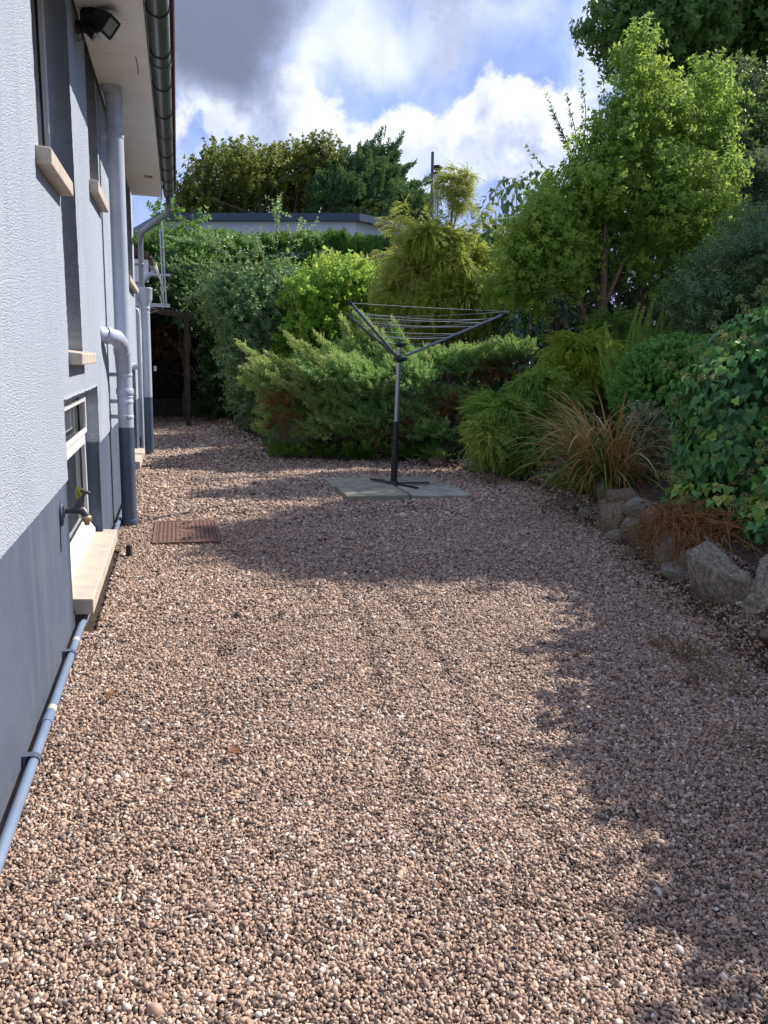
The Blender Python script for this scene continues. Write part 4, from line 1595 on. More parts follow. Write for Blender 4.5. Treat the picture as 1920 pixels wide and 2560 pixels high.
m.build('nozzle', M_BRASS, tap)
m = MB()
m.add([(0.055, ty0 + .02, tz0 + .05), (0.08, ty0 + .03, tz0 + .05), (0.082, ty0 + .03, tz0 + .10), (0.06, ty0 + .02, tz0 + .105), (0.052, ty0 + .022, tz0 + .08)], [(0, 1, 2, 3, 4)])
m.add([(0.055, ty0 + .022, tz0 + .05), (0.08, ty0 + .032, tz0 + .05), (0.082, ty0 + .032, tz0 + .10), (0.06, ty0 + .022, tz0 + .105), (0.052, ty0 + .024, tz0 + .08)], [(4, 3, 2, 1, 0)])
m.build('tag', mat("yellow_green_tag", (0.35, 0.36, 0.06), 0.6), tap)

fl = thing('floodlight', 'black twin floodlight with a motion sensor under the eaves of the house', 'floodlight', (0.0, 4.93, 3.09))


def lamp_head(c, d, w0, h0, w1, h1, dep, name):
    c = np.array(c, float)
    d = np.array(d, float)
    d /= np.linalg.norm(d)
    s = np.cross(d, (0, 0, 1.0))
    s /= np.linalg.norm(s)
    u = np.cross(s, d)
    m = MB()
    q = [(-1, -1), (1, -1), (1, 1), (-1, 1)]
    v = [c - d * dep / 2 + s * a * w0 / 2 + u * b * h0 / 2 for a, b in q] + [c + d * dep * .25 + s * a * w1 / 2 + u * b * h1 / 2 for a, b in q] + [c + d * dep / 2 + s * a * w1 / 2 + u * b * h1 / 2 for a, b in q]
    m.add(v, [(3, 2, 1, 0), (8, 9, 10, 11)] + [(k + o, (k + 1) % 4 + o, (k + 1) % 4 + 4 + o, k + 4 + o) for o in (0, 4) for k in range(4)])
    for k in range(4):   # rim
        a, b = v[8 + k], v[8 + (k + 1) % 4]
        m.bar(a, b, 0.012, 0.016, tuple(d))
    for k in range(5):   # cooling fins
        o = s * (k - 2) * w0 * .2
        m.bar(c - d * dep * .52 + o - u * h0 * .4, c - d * dep * .52 + o + u * h0 * .4, .004, .02, tuple(d))
    h = m.build(name, M_BLACK, fl)
    g = MB()
    g.obox(c + d * (dep / 2 + .002), s * w1 * .42, u * h1 * .42, d * .002)
    g.build('lamp_glass', M_LAMPGLASS, h)
    return h


lamp_head((0.155, 4.83, 3.10), (0.75, -0.25, -0.62), .07, .06, .12, .095, .085, 'lamp_head')
lamp_head((0.085, 4.88, 3.125), (0.3, 0.6, -0.5), .07, .06, .11, .09, .08, 'lamp_head')
m = MB()
m.tube([(0.055, 4.86, 3.065), (0.085, 4.82, 3.035), (0.115, 4.79, 3.00)], [0.02, 0.024, 0.026], 14)
m.build('motion_sensor', M_BLACK, fl)
m = MB()
m.obox((0.118, 4.787, 2.996), (.010, -.012, .008), (.012, .012, 0), (.004, -.004, -.012))
m.build('sensor_window', mat("pale_sensor", (.55, .55, .55), .3), fl)
m = MB()
m.lathe([(0.034, -.0), (0.034, .02), (0.02, .03)], (0.004, 4.93, 3.09), 16, 'x')
m.tube([(0.02, 4.93, 3.09), (0.06, 4.90, 3.075), (0.11, 4.86, 3.075)], 0.012, 10)
m.tube([(0.05, 4.905, 3.08), (0.075, 4.89, 3.11)], 0.010, 10)
m.bar((0.02, 4.93, 3.065), (0.15, 4.85, 3.06), .012, .012)
m.build('bracket', M_BLACK, fl)
MB().tube([(0.012, 4.92, 3.15), (0.008, 4.94, 3.10), (0.010, 4.96, 3.03), (0.03, 4.93, 3.03), (0.04, 4.89, 3.06)], 0.003, 6).build('cable', M_BLACK, fl)

# ------------------------------------------------------------------ behind the house: lean-to roof, screen, timber frame
ob = thing('outbuilding', 'small white outbuilding with brown roof tiles and a white gutter behind the house corner', 'outbuilding', (-0.9, 13.6, 0))
MB().box(-3.0, -0.10, 13.2, 16.5, 0, 2.60).build('wall', M_WHITEWALL, ob)
b = MB()
b.add([(0.16, 12.9, 2.78), (0.16, 16.7, 2.78), (-3.2, 16.7, 3.5), (-3.2, 12.9, 3.5), (0.16, 12.9, 2.72), (0.16, 16.7, 2.72), (-3.2, 16.7, 3.44), (-3.2, 12.9, 3.44)],
      [(0, 1, 2, 3), (7, 6, 5, 4), (0, 4, 5, 1), (3, 7, 4, 0), (2, 6, 7, 3)])
b.build('roof', M_TILE, ob)
for k in range(5):
    MB().obox((-0.02 - k * .22, 12.885, 2.825 + k * .047), (.105, 0, -.022), (0, .03, 0), (.012, 0, .055)).build('verge_tile', M_TILE, ob, bevel=0.004)
MB().box(-0.40, 0.09, 12.88, 12.93, 2.40, 2.74).build('fascia', M_UPVC, ob)
b = MB()
ring_ = [(0.15 + .062 * math.cos(PI + PI * i / 10), 2.70 + .062 * math.sin(PI + PI * i / 10)) for i in range(11)]
ring2 = [(0.15 + .056 * math.cos(PI + PI * i / 10), 2.70 + .056 * math.sin(PI + PI * i / 10)) for i in range(10, -1, -1)]
rr_ = ring_ + ring2
n_ = len(rr_)
b.add([(x, 12.86, z) for x, z in rr_] + [(x, 16.7, z) for x, z in rr_], [(k, n_ + k, n_ + (k + 1) % n_, (k + 1) % n_) for k in range(n_)] + [tuple(range(n_))[::-1]], True)
b.build('gutter', M_UPVC, ob)
MB().tube([(0.17, 12.80, 2.55), (0.10, 12.80, 2.50), (0.0, 12.80, 2.40), (-0.06, 12.81, 2.32), (-0.09, 12.82, 2.22), (-0.09, 12.84, 0.0)], 0.036, 14).build('downpipe', M_WHITEPIPE, ob)

sc = thing('corrugated_screen', 'clear corrugated plastic screen in an aluminium frame beside the white outbuilding', 'screen', (0.28, 12.9, 2.0))
b = MB()
vs = []
for j in range(2):
    for i in range(41):
        zz = 2.08 + i * 0.018
        xx = 0.285 - 0.15 * abs(i - 20) / 20 * (1 if i > 20 else 0.2) + 0.022 * math.sin(i * 2 * PI / 8)
        vs.append((xx, 12.8 + j * 1.6, zz))
b.add(vs, [(i, i + 1, 41 + i + 1, 41 + i) for i in range(40)], True)
b.build('sheet', M_CLEAR, sc)
b = MB()
b.box(-0.12, 0.40, 12.78, 12.81, 2.03, 2.085)
b.build('bottom_rail', M_ALU, sc)
for x0, z0, z1 in ((0.335, 2.06, 3.33), (0.30, 2.06, 3.20)):
    MB().tube([(x0 + .01, 12.77, z0), (x0 - .02, 12.77, z1)], 0.013, 10).build('post', M_ALU, sc)
MB().box(0.10, 0.42, 12.765, 12.79, 2.50, 2.535).build('cross_rail', M_ALU, sc)
MB().tube([(0.05, 12.78, 2.05), (0.22, 12.78, 1.98), (0.0, 12.80, 1.90)], 0.006, 6).build('brace', M_ALU, sc)

tf = thing('timber_frame', 'dark timber post and lintel frame under the overhanging shrubs past the house', 'timber frame', (0.4, 14.6, 0))
MB().bar((0.665, 14.6, -0.05), (0.665, 14.6, 2.0), 0.085, 0.085, (0, 1, 0)).build('post', M_TIMBER, tf, bevel=0.005)
MB().bar((-0.12, 14.6, -0.05), (-0.12, 14.6, 2.1), 0.085, 0.085, (0, 1, 0)).build('post', M_TIMBER, tf, bevel=0.005)
MB().bar((-0.3, 14.6, 2.12), (0.85, 14.6, 1.97), 0.07, 0.10, (0, 0, 1)).build('lintel', M_TIMBER, tf, bevel=0.005)
MB().bar((0.10, 14.55, 1.0), (0.10, 14.55, 1.09), 0.05, 0.03, (0, 1, 0)).build('latch', M_ALU, tf)
lw = MB()
lw.box(-1.6, 1.1, 17.2, 17.5, -0.1, 0.33)
lw.box(1.1, 2.6, 16.6, 16.9, -0.1, 0.30)
lw.box(1.085, 1.115, 16.6, 17.5, -0.1, 0.315)
lw.build('low_wall', M_CONCRETE, bevel=0.015, label='low mossy concrete wall in the dark shade behind the timber frame', category='wall')
bf = thing('boundary_fence', 'dark close boarded timber fence deep in the shade behind the low wall', 'fence', (0.2, 18.2, 0))
b0 = None
for k in range(34):
    if b0 is None:
        b0 = MB().box(-2.0, -1.86, 18.0, 18.02, -0.1, 2.2).build('board', M_TIMBER, bf)
    else:
        c = b0.copy()
        COL.objects.link(c)
        c.location = (k * 0.132, 0.022 * (k % 2), 0)
for zz in (0.4, 1.8):
    MB().box(-2.0, 2.45, 18.045, 18.09, zz, zz + .08).build('rail', M_TIMBER, bf)

# ------------------------------------------------------------------ neighbour's flat building, flue
nb = thing('neighbour_building', 'white flat roofed building with a dark roof edge beyond the clipped hedge', 'building', (4.0, 27, 0))
A, B, C2, Dd = (6.2, 25.6), (9.3, 27.6), (6.6, 36.0), (-1.0, 31.0)
A0 = (0.2, 28.3)


def prism(pts, z0, z1):
    m = MB()
    n = len(pts)
    v = [(x, y, z0) for x, y in pts] + [(x, y, z1) for x, y in pts]
    m.add(v, [tuple(range(n))[::-1], tuple(range(n, 2 * n))] + [(k, (k + 1) % n, n + (k + 1) % n, n + k) for k in range(n)])
    return m


base = [A0, A, B, (6.0, 36), (-2.0, 36)]
prism(base, 0, 5.70).build('wall', M_WHITEWALL, nb)
cen = np.mean(base, axis=0)
big_ = [tuple(np.array(p) + (np.array(p) - cen) / np.linalg.norm(np.array(p) - cen) * 0.22) for p in base]
prism(big_, 5.70, 5.93).build('roof_edge', M_SLATE, nb)
m = MB()
m.add([(7.35, 26.7, 5.40), (8.25, 26.9, 5.40), (8.05, 26.8, 5.95), (7.45, 29, 5.40), (8.35, 29.2, 5.40), (8.1, 29.1, 5.95)], [(0, 1, 2), (5, 4, 3), (0, 2, 5, 3), (2, 1, 4, 5)])
m.build('gable', mat("grey_lead_gable", (.26, .31, .38), .5), nb)
fp = thing('flue', 'stainless steel chimney flue with a cowl beside a grey mast above the hedge', 'chimney flue', (9.8, 28, 0))
MB().tube([(9.78, 28, 5.0), (9.74, 28, 7.95)], 0.115, 18).build('flue_pipe', M_SHINY, fp)
m = MB()
m.lathe([(.12, 7.93), (.17, 7.95), (.17, 7.99), (.12, 8.01)], (9.74, 28, 0), 18)
m.lathe([(.10, 8.01), (.10, 8.10)], (9.74, 28, 0), 18)
m.lathe([(.12, 8.10), (.18, 8.12), (.20, 8.17), (.19, 8.21), (.06, 8.25)], (9.74, 28, 0), 18)
m.build('cowl', M_BLACK, fp)
MB().tube([(9.56, 27.8, 4.6), (9.46, 27.8, 8.62)], 0.055, 12).build('mast', M_GUTTER, fp)
MB().bar((7.6, 27.7, 5.52), (9.5, 27.8, 5.62), .03, .05).build('stay_rail', M_ALU, fp)

# ------------------------------------------------------------------ dead leaves on the gravel
r = np.random.default_rng(31)
dl_m = []
for k in range(3):
    rr = np.random.default_rng(500 + k)
    n = 9
    vs = []
    for i in range(n):
        u = i / (n - 1)
        wv = math.sin(PI * u) ** .8 * (.34 + .05 * rr.normal())
        for s in (-1, 0, 1):
            vs.append((s * wv, u - .5, 0.12 * abs(s) * (1 + .5 * rr.normal()) + .16 * math.sin(3 * u + k)))
    fs = [(3 * i + j, 3 * i + j + 1, 3 * i + j + 4, 3 * i + j + 3) for i in range(n - 1) for j in (0, 1)]
    me = raw_mesh('dead_leaf', np.array(vs), np.array(fs), M_DEADLEAF, smooth=True)
    dl_m.append(me)
spots = [(0.22, 2.95, .065, 'rust brown leaf on the gravel close to the blue grey pipe'), (0.66, 2.42, .06, 'larger of the two brown leaves on the sunny gravel left of centre'), (0.58, 2.54, .045, 'smaller of the two brown leaves on the sunny gravel left of centre'),
         (0.50, 2.28, .045, 'dark brown leaf nearest the wall pipe coupling in the sunny foreground'), (2.30, 2.68, .06, 'brown leaf lying along the edge of the right hand shadow'), (2.72, 3.05, .07, 'wide flat brown leaf in the shade before the big stone'),
         (2.30, 3.02, .06, 'orange brown leaf at the tip of the sunny patch'), (2.62, 2.60, .05, 'small brown leaf in the shade beside the straw weed'), (2.98, 3.6, .055, 'brown leaf at the foot of the big tilted stone'),
         (3.45, 4.5, .06, 'brown leaf on the gravel below the dead brown plant'), (3.75, 7.3, .075, 'orange leaf in the shade before the copper grass'), (3.95, 7.9, .08, 'brown leaf under the hanging green cypress'),
         (3.5, 8.6, .08, 'brown leaf between the slabs and the green cypress'), (3.2, 9.0, .07, 'brown leaf behind the paving slabs under the juniper'), (1.02, 6.5, .08, 'brown leaf on the gravel right of the iron cover'),
         (0.66, 8.2, .08, 'brown leaf on sunlit gravel behind the iron cover'), (2.52, 7.9, .05, 'small brown leaf lying on the paving slab beside the dryer foot'), (1.95, 1.55, .045, 'brown leaf in the shaded near right corner'),
         (1.12, 1.62, .032, 'orange brown leaf in the sunny centre foreground')]
for i, (x, y, s, lab) in enumerate(spots):
    M = Matrix.Translation((x, y, 0.050 if 'slab beside' in lab else 0.022)) @ Matrix.Rotation(r.uniform(0, 6.28), 4, 'Z') @ Matrix.Rotation(r.normal() * .22, 4, 'X') @ Matrix.Rotation(r.normal() * .2, 4, 'Y') @ Matrix.Scale(s * .82, 4)
    place('dead_leaf', dl_m[i % 3], None, M, label=lab, category='leaf', group='dead leaves on the gravel')


# ------------------------------------------------------------------ leaf materials
L_YEL = leaf_mat("yellow_green_leaf", [(0.0, (0.036, 0.070, 0.018)), (0.4, (0.068, 0.118, 0.024)), (0.72, (0.125, 0.165, 0.028)), (1.0, (0.22, 0.20, 0.034))], 0.43, gain=3.7)
L_DARK = leaf_mat("dark_broad_leaf", [(0.0, (0.012, 0.028, 0.012)), (0.5, (0.024, 0.050, 0.018)), (1.0, (0.055, 0.095, 0.026))], 0.22, 0.42, 0.4)
L_BIG = leaf_mat("tall_tree_leaf", [(0.0, (0.020, 0.045, 0.014)), (0.5, (0.042, 0.080, 0.022)), (1.0, (0.085, 0.125, 0.030))], 0.35)
L_OLIVE = leaf_mat("olive_tree_leaf", [(0.0, (0.028, 0.040, 0.010)), (0.45, (0.060, 0.068, 0.014)), (0.8, (0.105, 0.098, 0.022)), (1.0, (0.16, 0.11, 0.035))], 0.28)
L_CYP = leaf_mat("blue_green_cypress_leaf", [(0.0, (0.018, 0.038, 0.018)), (0.6, (0.04, 0.075, 0.030)), (0.9, (0.065, 0.105, 0.035)), (1.0, (0.12, 0.055, 0.025))], 0.15)
L_HEDGE = leaf_mat("clipped_hedge_leaf", [(0.0, (0.020, 0.048, 0.012)), (0.5, (0.045, 0.095, 0.020)), (1.0, (0.10, 0.165, 0.032))], 0.25)
L_GREY = leaf_mat("grey_green_leaf", [(0.0, (0.035, 0.065, 0.030)), (0.5, (0.070, 0.115, 0.050)), (0.85, (0.13, 0.175, 0.075)), (1.0, (0.22, 0.25, 0.11))], 0.25, 0.45, 0.4)
L_LIME = leaf_mat("lime_leaf", [(0.0, (0.045, 0.105, 0.008)), (0.5, (0.088, 0.155, 0.022)), (0.85, (0.19, 0.235, 0.032)), (1.0, (0.36, 0.33, 0.045))], 0.42, gain=3.8)
L_GOLD = leaf_mat("gold_thread_leaf", [(0.0, (0.045, 0.070, 0.015)), (0.4, (0.12, 0.145, 0.024)), (0.75, (0.25, 0.23, 0.040)), (1.0, (0.40, 0.29, 0.07))], 0.38, gain=3.8)
L_JUN = leaf_mat("juniper_leaf", [(0.0, (0.030, 0.070, 0.022)), (0.45, (0.072, 0.126, 0.044)), (0.75, (0.15, 0.20, 0.060)), (1.0, (0.28, 0.30, 0.080))], 0.28, gain=3.7)
L_JDEAD = leaf_mat("dead_juniper", [(0.0, (0.05, 0.026, 0.014)), (0.5, (0.12, 0.055, 0.026)), (1.0, (0.20, 0.10, 0.045))], 0.15, 0.8, 0.1, gain=1.4, glow=0.0)
L_THREAD = leaf_mat("green_thread_leaf", [(0.0, (0.035, 0.080, 0.012)), (0.5, (0.078, 0.130, 0.026)), (0.85, (0.15, 0.20, 0.038)), (1.0, (0.26, 0.29, 0.06))], 0.33, gain=3.7)
L_GTHREAD = leaf_mat("yellow_thread_leaf", [(0.0, (0.055, 0.090, 0.012)), (0.5, (0.14, 0.185, 0.022)), (0.85, (0.25, 0.26, 0.03)), (1.0, (0.36, 0.33, 0.05))], 0.30)
L_HEBE = leaf_mat("clipped_bush_leaf", [(0.0, (0.022, 0.058, 0.014)), (0.5, (0.050, 0.115, 0.024)), (1.0, (0.095, 0.175, 0.038))], 0.25, 0.45, 0.35, gain=3.8)
L_VAR = leaf_mat("variegated_leaf", [(0.0, (0.07, 0.11, 0.05)), (0.4, (0.18, 0.22, 0.12)), (0.7, (0.34, 0.36, 0.24)), (1.0, (0.46, 0.45, 0.32))], 0.2, gain=1.25, glow=0.15)
L_COT = leaf_mat("small_dark_leaf", [(0.0, (0.018, 0.040, 0.016)), (0.6, (0.040, 0.070, 0.028)), (1.0, (0.095, 0.115, 0.05))], 0.2, 0.45, 0.4)
L_SMOKE = leaf_mat("grey_conifer_leaf", [(0.0, (0.035, 0.055, 0.045)), (0.6, (0.065, 0.09, 0.07)), (1.0, (0.11, 0.12, 0.09))], 0.2)
L_IVY = leaf_mat("ivy_leaf", [(0.0, (0.014, 0.045, 0.016)), (0.55, (0.030, 0.085, 0.024)), (0.85, (0.06, 0.14, 0.030)), (1.0, (0.14, 0.22, 0.04))], 0.25, 0.34, 0.45, inst=False, gain=3.3)
L_FERN = leaf_mat("fern_leaf", [(0.0, (0.030, 0.065, 0.014)), (0.6, (0.065, 0.115, 0.022)), (1.0, (0.14, 0.15, 0.035))], 0.35, inst=False, gain=4.2)
L_FERNI = leaf_mat("fern_leaf_low", [(0.0, (0.020, 0.050, 0.010)), (0.6, (0.045, 0.09, 0.018)), (1.0, (0.10, 0.14, 0.03))], 0.3)
L_BLADE = leaf_mat("copper_blade", [(0.0, (0.05, 0.09, 0.018)), (0.30, (0.11, 0.14, 0.035)), (0.45, (0.21, 0.092, 0.036)), (0.75, (0.35, 0.15, 0.066)), (1.0, (0.46, 0.25, 0.125))], 0.25, 0.5, 0.3, inst=False, gain=2.3, glow=0.0)
L_FLOWER = leaf_mat("ivy_flower", [(0.0, (0.14, 0.17, 0.05)), (1.0, (0.36, 0.37, 0.14))], 0.15, gain=1.5, glow=0.2)


def twigs(mk, count, m, seed=0, **kw):
    out = []
    for k in range(count):
        v, f, lv = mk(np.random.default_rng(seed + k), **kw)
        out.append(proto('twig', v, f, m, lv))
    return out


PR = {
    'yel': twigs(broad_twig, 4, L_YEL, 10, n=12, L=0.22, leaf=0.055, wid=0.58, tilt=1.05, droop=0.55, tuft=5),
    'dark': twigs(broad_twig, 3, L_DARK, 20, n=8, L=0.26, leaf=0.09, wid=0.5, tilt=1.0, droop=0.3),
    'big': twigs(broad_twig, 4, L_BIG, 30, n=9, L=0.34, leaf=0.10, wid=0.62, tilt=1.1, droop=0.45),
    'olive': twigs(broad_twig, 4, L_OLIVE, 40, n=16, L=0.9, leaf=0.20, wid=0.7, tilt=1.0, droop=0.2, tuft=5),
    'cyp': twigs(conifer_spray, 3, L_CYP, 50, L=1.1, n=13, side=0.45, wdt=0.085, flat=.4),
    'hedge': twigs(conifer_spray, 4, L_HEDGE, 60, L=0.22, n=11, side=0.10, wdt=0.016, flat=.35),
    'grey': twigs(broad_twig, 4, L_GREY, 70, n=14, L=0.34, leaf=0.062, wid=0.48, tilt=0.95, droop=0.15, tuft=4),
    'lime': twigs(broad_twig, 4, L_LIME, 80, n=11, L=0.24, leaf=0.070, wid=0.62, tilt=1.1, droop=0.35),
    'climb': twigs(broad_twig, 3, L_HEDGE, 85, n=9, L=0.24, leaf=0.085, wid=0.66, tilt=1.1, droop=0.35),
    'gold': twigs(thread_spray, 4, L_GOLD, 90, n=9, L=0.32, wdt=0.012, spread=.8, droop=0.8),
    'jun': twigs(juniper_plume, 4, L_JUN, 100, L=0.27, n=17, wdt=0.012),
    'jdead': twigs(juniper_plume, 2, L_JDEAD, 110, L=0.22, n=12, wdt=0.010),
    'thread': twigs(thread_spray, 4, L_THREAD, 120, n=9, L=0.25, wdt=0.009, spread=.7, droop=0.9),
    'gthread': twigs(thread_spray, 4, L_GTHREAD, 130, n=9, L=0.25, wdt=0.009, spread=.7, droop=1.0),
    'hebe': twigs(broad_twig, 4, L_HEBE, 140, n=14, L=0.11, leaf=0.032, wid=0.42, tilt=0.85, droop=0.0, tuft=5),
    'var': twigs(broad_twig, 3, L_VAR, 150, n=12, L=0.13, leaf=0.030, wid=0.6, tilt=1.0, droop=0.1),
    'cot': twigs(broad_twig, 4, L_COT, 160, n=16, L=0.28, leaf=0.034, wid=0.6, tilt=1.1, droop=0.1),
    'smoke': twigs(conifer_spray, 3, L_SMOKE, 170, L=0.24, n=11, side=0.10, wdt=0.014, flat=.4),
    'fernlow': twigs(conifer_spray, 3, L_FERNI, 180, L=0.34, n=16, side=0.075, wdt=0.014, flat=.12, ang=1.1, curl=.5),
    'flower': None,
}


def foliage(name, key, parent, P, Dr, rng, s=(0.75, 1.25), hang=False, col=None, **kw):
    n = len(P)
    if hang:
        # twig frame: -y of the twig is gravity, so the shoots droop
        Dz = Dr / np.linalg.norm(Dr, axis=1, keepdims=True)
        R = frames(Dz, rng, np.array((0.001, 0.002, 1.0)))
    else:
        R = frames(Dr, rng)
    if col is None:
        col = colour_of(rng, P)
    return scatter(name, key, PR[key], P, eulers(R), rng.uniform(*s, n), col, parent, rng, **kw)


def bark(parent, name, root, targets, r0, m, rng, **kw):
    mb = MB()
    limbs(mb, root, targets, r0, rng, **kw)
    return mb.build(name, m, parent)


# ---- the tall yellow green tree on the bank
def tiers(cols, seed):
    """each column of the crown: flat leafy tiers that widen from a pointed top downwards"""
    r = np.random.default_rng(seed)
    out = []
    for (x, y, zt, zb, rad) in cols:
        n = max(3, int((zt - zb) / 0.30))
        for i in range(n):
            u = (i + .5) / n
            rr = rad * (0.34 + 0.66 * u ** .75) * r.uniform(.82, 1.12)
            out.append((x + r.normal() * .07 * (1 + u), y + r.normal() * .07 * (1 + u), zt - .12 - (zt - zb) * u + r.normal() * .04, rr, rr, r.uniform(.20, .27)))
    return out


YT = tiers([(6.30, 9.2, 5.50, 3.7, .60), (7.35, 9.55, 5.32, 3.8, .62), (5.86, 8.95, 4.78, 3.35, .58), (6.75, 9.35, 4.9, 3.7, .5), (6.22, 8.75, 4.12, 3.1, .52), (6.98, 8.95, 3.92, 3.2, .52), (5.38, 9.0, 3.92, 2.85, .50), (4.72, 8.8, 3.48, 2.45, .44), (5.08, 8.85, 3.15, 2.55, .42), (7.5, 9.4, 4.3, 3.6, .45), (5.05, 9.15, 3.65, 2.5, .48), (4.50, 8.95, 3.05, 2.2, .38), (5.65, 9.3, 4.25, 2.9, .5)], 3)
YT += [(6.12, 9.0, 2.68, 0.33, 0.3, 0.16), (7.17, 9.02, 2.85, 0.36, 0.33, 0.16), (6.69, 9.05, 2.75, 0.28, 0.28, 0.14), (5.35, 8.87, 2.35, 0.24, 0.24, 0.15), (6.52, 9.0, 2.35, 0.17, 0.17, 0.12), (7.0, 9.0, 2.42, .2, .2, .13), (4.75, 8.9, 2.1, .25, .25, .16)]
rg = np.random.default_rng(1)
t = thing('yellow_green_tree', 'tall yellow green leafy tree with several bare stems rising from the bank', 'tree', (5.9, 9.1, 0.6))
P, N_, Dr = pts_lobes(rg, YT, 7000, inner=0.45, gap=0.34, gs=3.6, ext=.09, lump=.22, hide=.62, seed=2, up=0.15, jit=0.5)
foliage('crown', 'yel', t, P, Dr, rg, (0.7, 1.15), col=colour_of(rg, P, 2.2, 5, .22, 0.56, .30))
bark(t, 'trunk', (5.72, 8.95, .45), [(5.75, 9.0, 3.6)], 0.085, M_BARKLIGHT, rg, wob=.02, n=10)
mb = MB()
for (r0, tg) in (((6.18, 9.3, .5), [(6.10, 9.35, 3.5)]), ((6.45, 9.25, .5), [(6.62, 9.4, 4.2), (6.35, 9.4, 3.4)]), ((6.58, 9.3, .5), [(6.80, 9.5, 3.5)]), ((5.95, 9.3, .5), [(5.68, 9.3, 3.3), (5.5, 9.35, 2.8)]), ((5.35, 9.2, .45), [(4.9, 9.1, 2.7), (5.15, 9.2, 2.6)]), ((7.0, 9.4, .5), [(7.25, 9.5, 3.5), (7.05, 9.4, 3.0)])):
    limbs(mb, r0, tg, 0.040, rg, wob=.07, side=2, reach=.09)
mb.build('stem', M_BARK, t)
mb = MB()
for _ in range(90):
    q = np.array((rg.uniform(4.9, 7.3), rg.uniform(8.7, 9.6), rg.uniform(1.3, 2.9)))
    e = q + rg.normal(size=3) * (0.28, .25, .22)
    mb.tube([q, (q + e) / 2 + rg.normal(size=3) * .04, e], [.007, .005, .002], 4, caps=False)
mb.build('bare_twig', M_BARK, t, kind='stuff')

# ---- sparse leafy shoots sticking out left of it
t = thing('upright_shrub', 'thin upright shoots with narrow leaves standing against the sky beside the yellow green tree', 'shrub', (5.1, 9.9, .6))
mb = MB()
pp, dd = [], []
for (x0, z0, x1, z1) in ((5.62, 4.02, 5.30, 4.62), (5.70, 4.10, 5.55, 4.66), (5.80, 4.3, 5.72, 4.93), (5.55, 3.6, 5.14, 3.98), (5.66, 4.0, 5.42, 4.40)):
    p0, p1 = np.array((x0, 9.9, z0)), np.array((x1, 9.9, z1))
    pts = [p0 + (p1 - p0) * u + np.array((0.05 * math.sin(3 * u), .02 * u, 0)) for u in np.linspace(0, 1, 6)]
    mb.tube(pts, [.009, .008, .007, .006, .005, .003], 5)
    for u in np.linspace(.05, 1, 5):
        pp.append(p0 + (p1 - p0) * u); dd.append(p1 - p0)
for (x0, z0) in ((5.62, 4.02), (5.80, 4.3), (5.55, 3.6)):
    mb.tube([(5.15, 9.95, .5), (5.2, 9.95, 1.8), (x0, 9.9, z0)], [.02, .016, .009], 6)
mb.build('stem', M_BARK, t)
foliage('leaves', 'dark', t, np.array(pp), np.array(dd), rg, (0.55, .8))

# ---- big dark tree at the back right
BT = [(10.77, 18.23, 9.38, 0.65, 0.78, 0.59), (12.15, 19.14, 9.25, 0.91, 0.91, 0.91), (12.12, 17.46, 9.28, 1.42, 1.3, 1.08), (15.12, 19.14, 9.71, 1.64, 1.56, 1.31), (13.33, 17.81, 10.61, 1.7, 1.56, 0.91), (16.02, 18.04, 8.21, 1.76, 1.56, 1.47), (15.32, 18.88, 7.79, 1.23, 1.17, 1.04), (14.02, 18.59, 7.92, 1.17, 1.17, 1.04), (11.99, 18.3, 10.8, 1.33, 1.3, 0.78), (15.28, 17.21, 9.59, 1.65, 1.3, 1.18), (17.94, 18.73, 6.89, 1.64, 1.56, 1.61), (12.72, 18.72, 7.79, 1.04, 1.04, 1.04), (14.41, 18.2, 11.29, 2.08, 1.82, 1.04)]
rg = np.random.default_rng(2)
t = thing('tall_broadleaf_tree', 'very tall dark green tree filling the top right corner behind the yellow green tree', 'tree', (14.15, 18.7, 0))
P, N_, Dr = pts_lobes(rg, BT, 8000, ext=.2, inner=0.35, gap=0.30, gs=1.6, seed=4, up=0.0, jit=0.6, hide=.5)
foliage('crown', 'big', t, P, Dr, rg, (1.0, 1.7), col=colour_of(rg, P, 1.0, 6, .25, 0.42, .28))
bark(t, 'trunk', (14.15, 18.7, -.1), [(14.41, 18.72, 9.73), (12.33, 18.46, 9.22), (16.10, 18.20, 8.70), (13.37, 18.20, 10.39), (11.03, 18.20, 9.35)], 0.3, M_BARK, rg, wob=.05, n=10)

# ---- dark evergreen mass beneath it
DE = [(9.0, 11.6, 4.6, 1.0, .8, .9), (10.2, 12.0, 4.9, 1.0, .8, .9), (9.3, 11.4, 3.4, 1.0, .8, 1.1), (8.0, 11.4, 2.9, .9, .7, 1.1), (10.5, 12, 3.5, 1.2, .8, 1.2), (8.5, 11.5, 1.6, 1.2, .8, 1.2), (7.2, 11.2, 2.0, .9, .7, 1.2), (10.6, 11.9, 1.8, 1.4, .9, 1.4), (9.6, 11.8, 5.5, .8, .7, .7), (6.9, 11.2, 3.2, .7, .6, .8), (7.6, 11.4, 4.0, .6, .6, .6), (6.2, 11.7, 1.6, .8, .5, .9), (5.2, 12.4, 1.2, .8, .5, .9), (7.0, 11.6, 1.2, .9, .6, .9), (6.6, 11.8, 2.6, .8, .5, .7), (8.2, 11.6, 4.6, .6, .6, .6)]
rg = np.random.default_rng(3)
t = thing('dark_evergreen', 'near black evergreen tree in deep shade behind the yellow green tree on the right', 'tree', (9.2, 11.6, .9))
P, N_, Dr = pts_lobes(rg, DE, 7500, inner=0.5, gap=0.1, gs=2.2, seed=14, up=0.0, jit=0.6)
foliage('crown', 'dark', t, P, Dr, rg, (0.8, 1.3), col=colour_of(rg, P, 1.6, 6, .2, 0.25, .2))
bark(t, 'trunk', (9.2, 11.6, .3), [(9.2, 11.7, 4.8), (8.2, 11.5, 2.9), (10.3, 12, 4.5)], 0.14, M_BARK, rg)

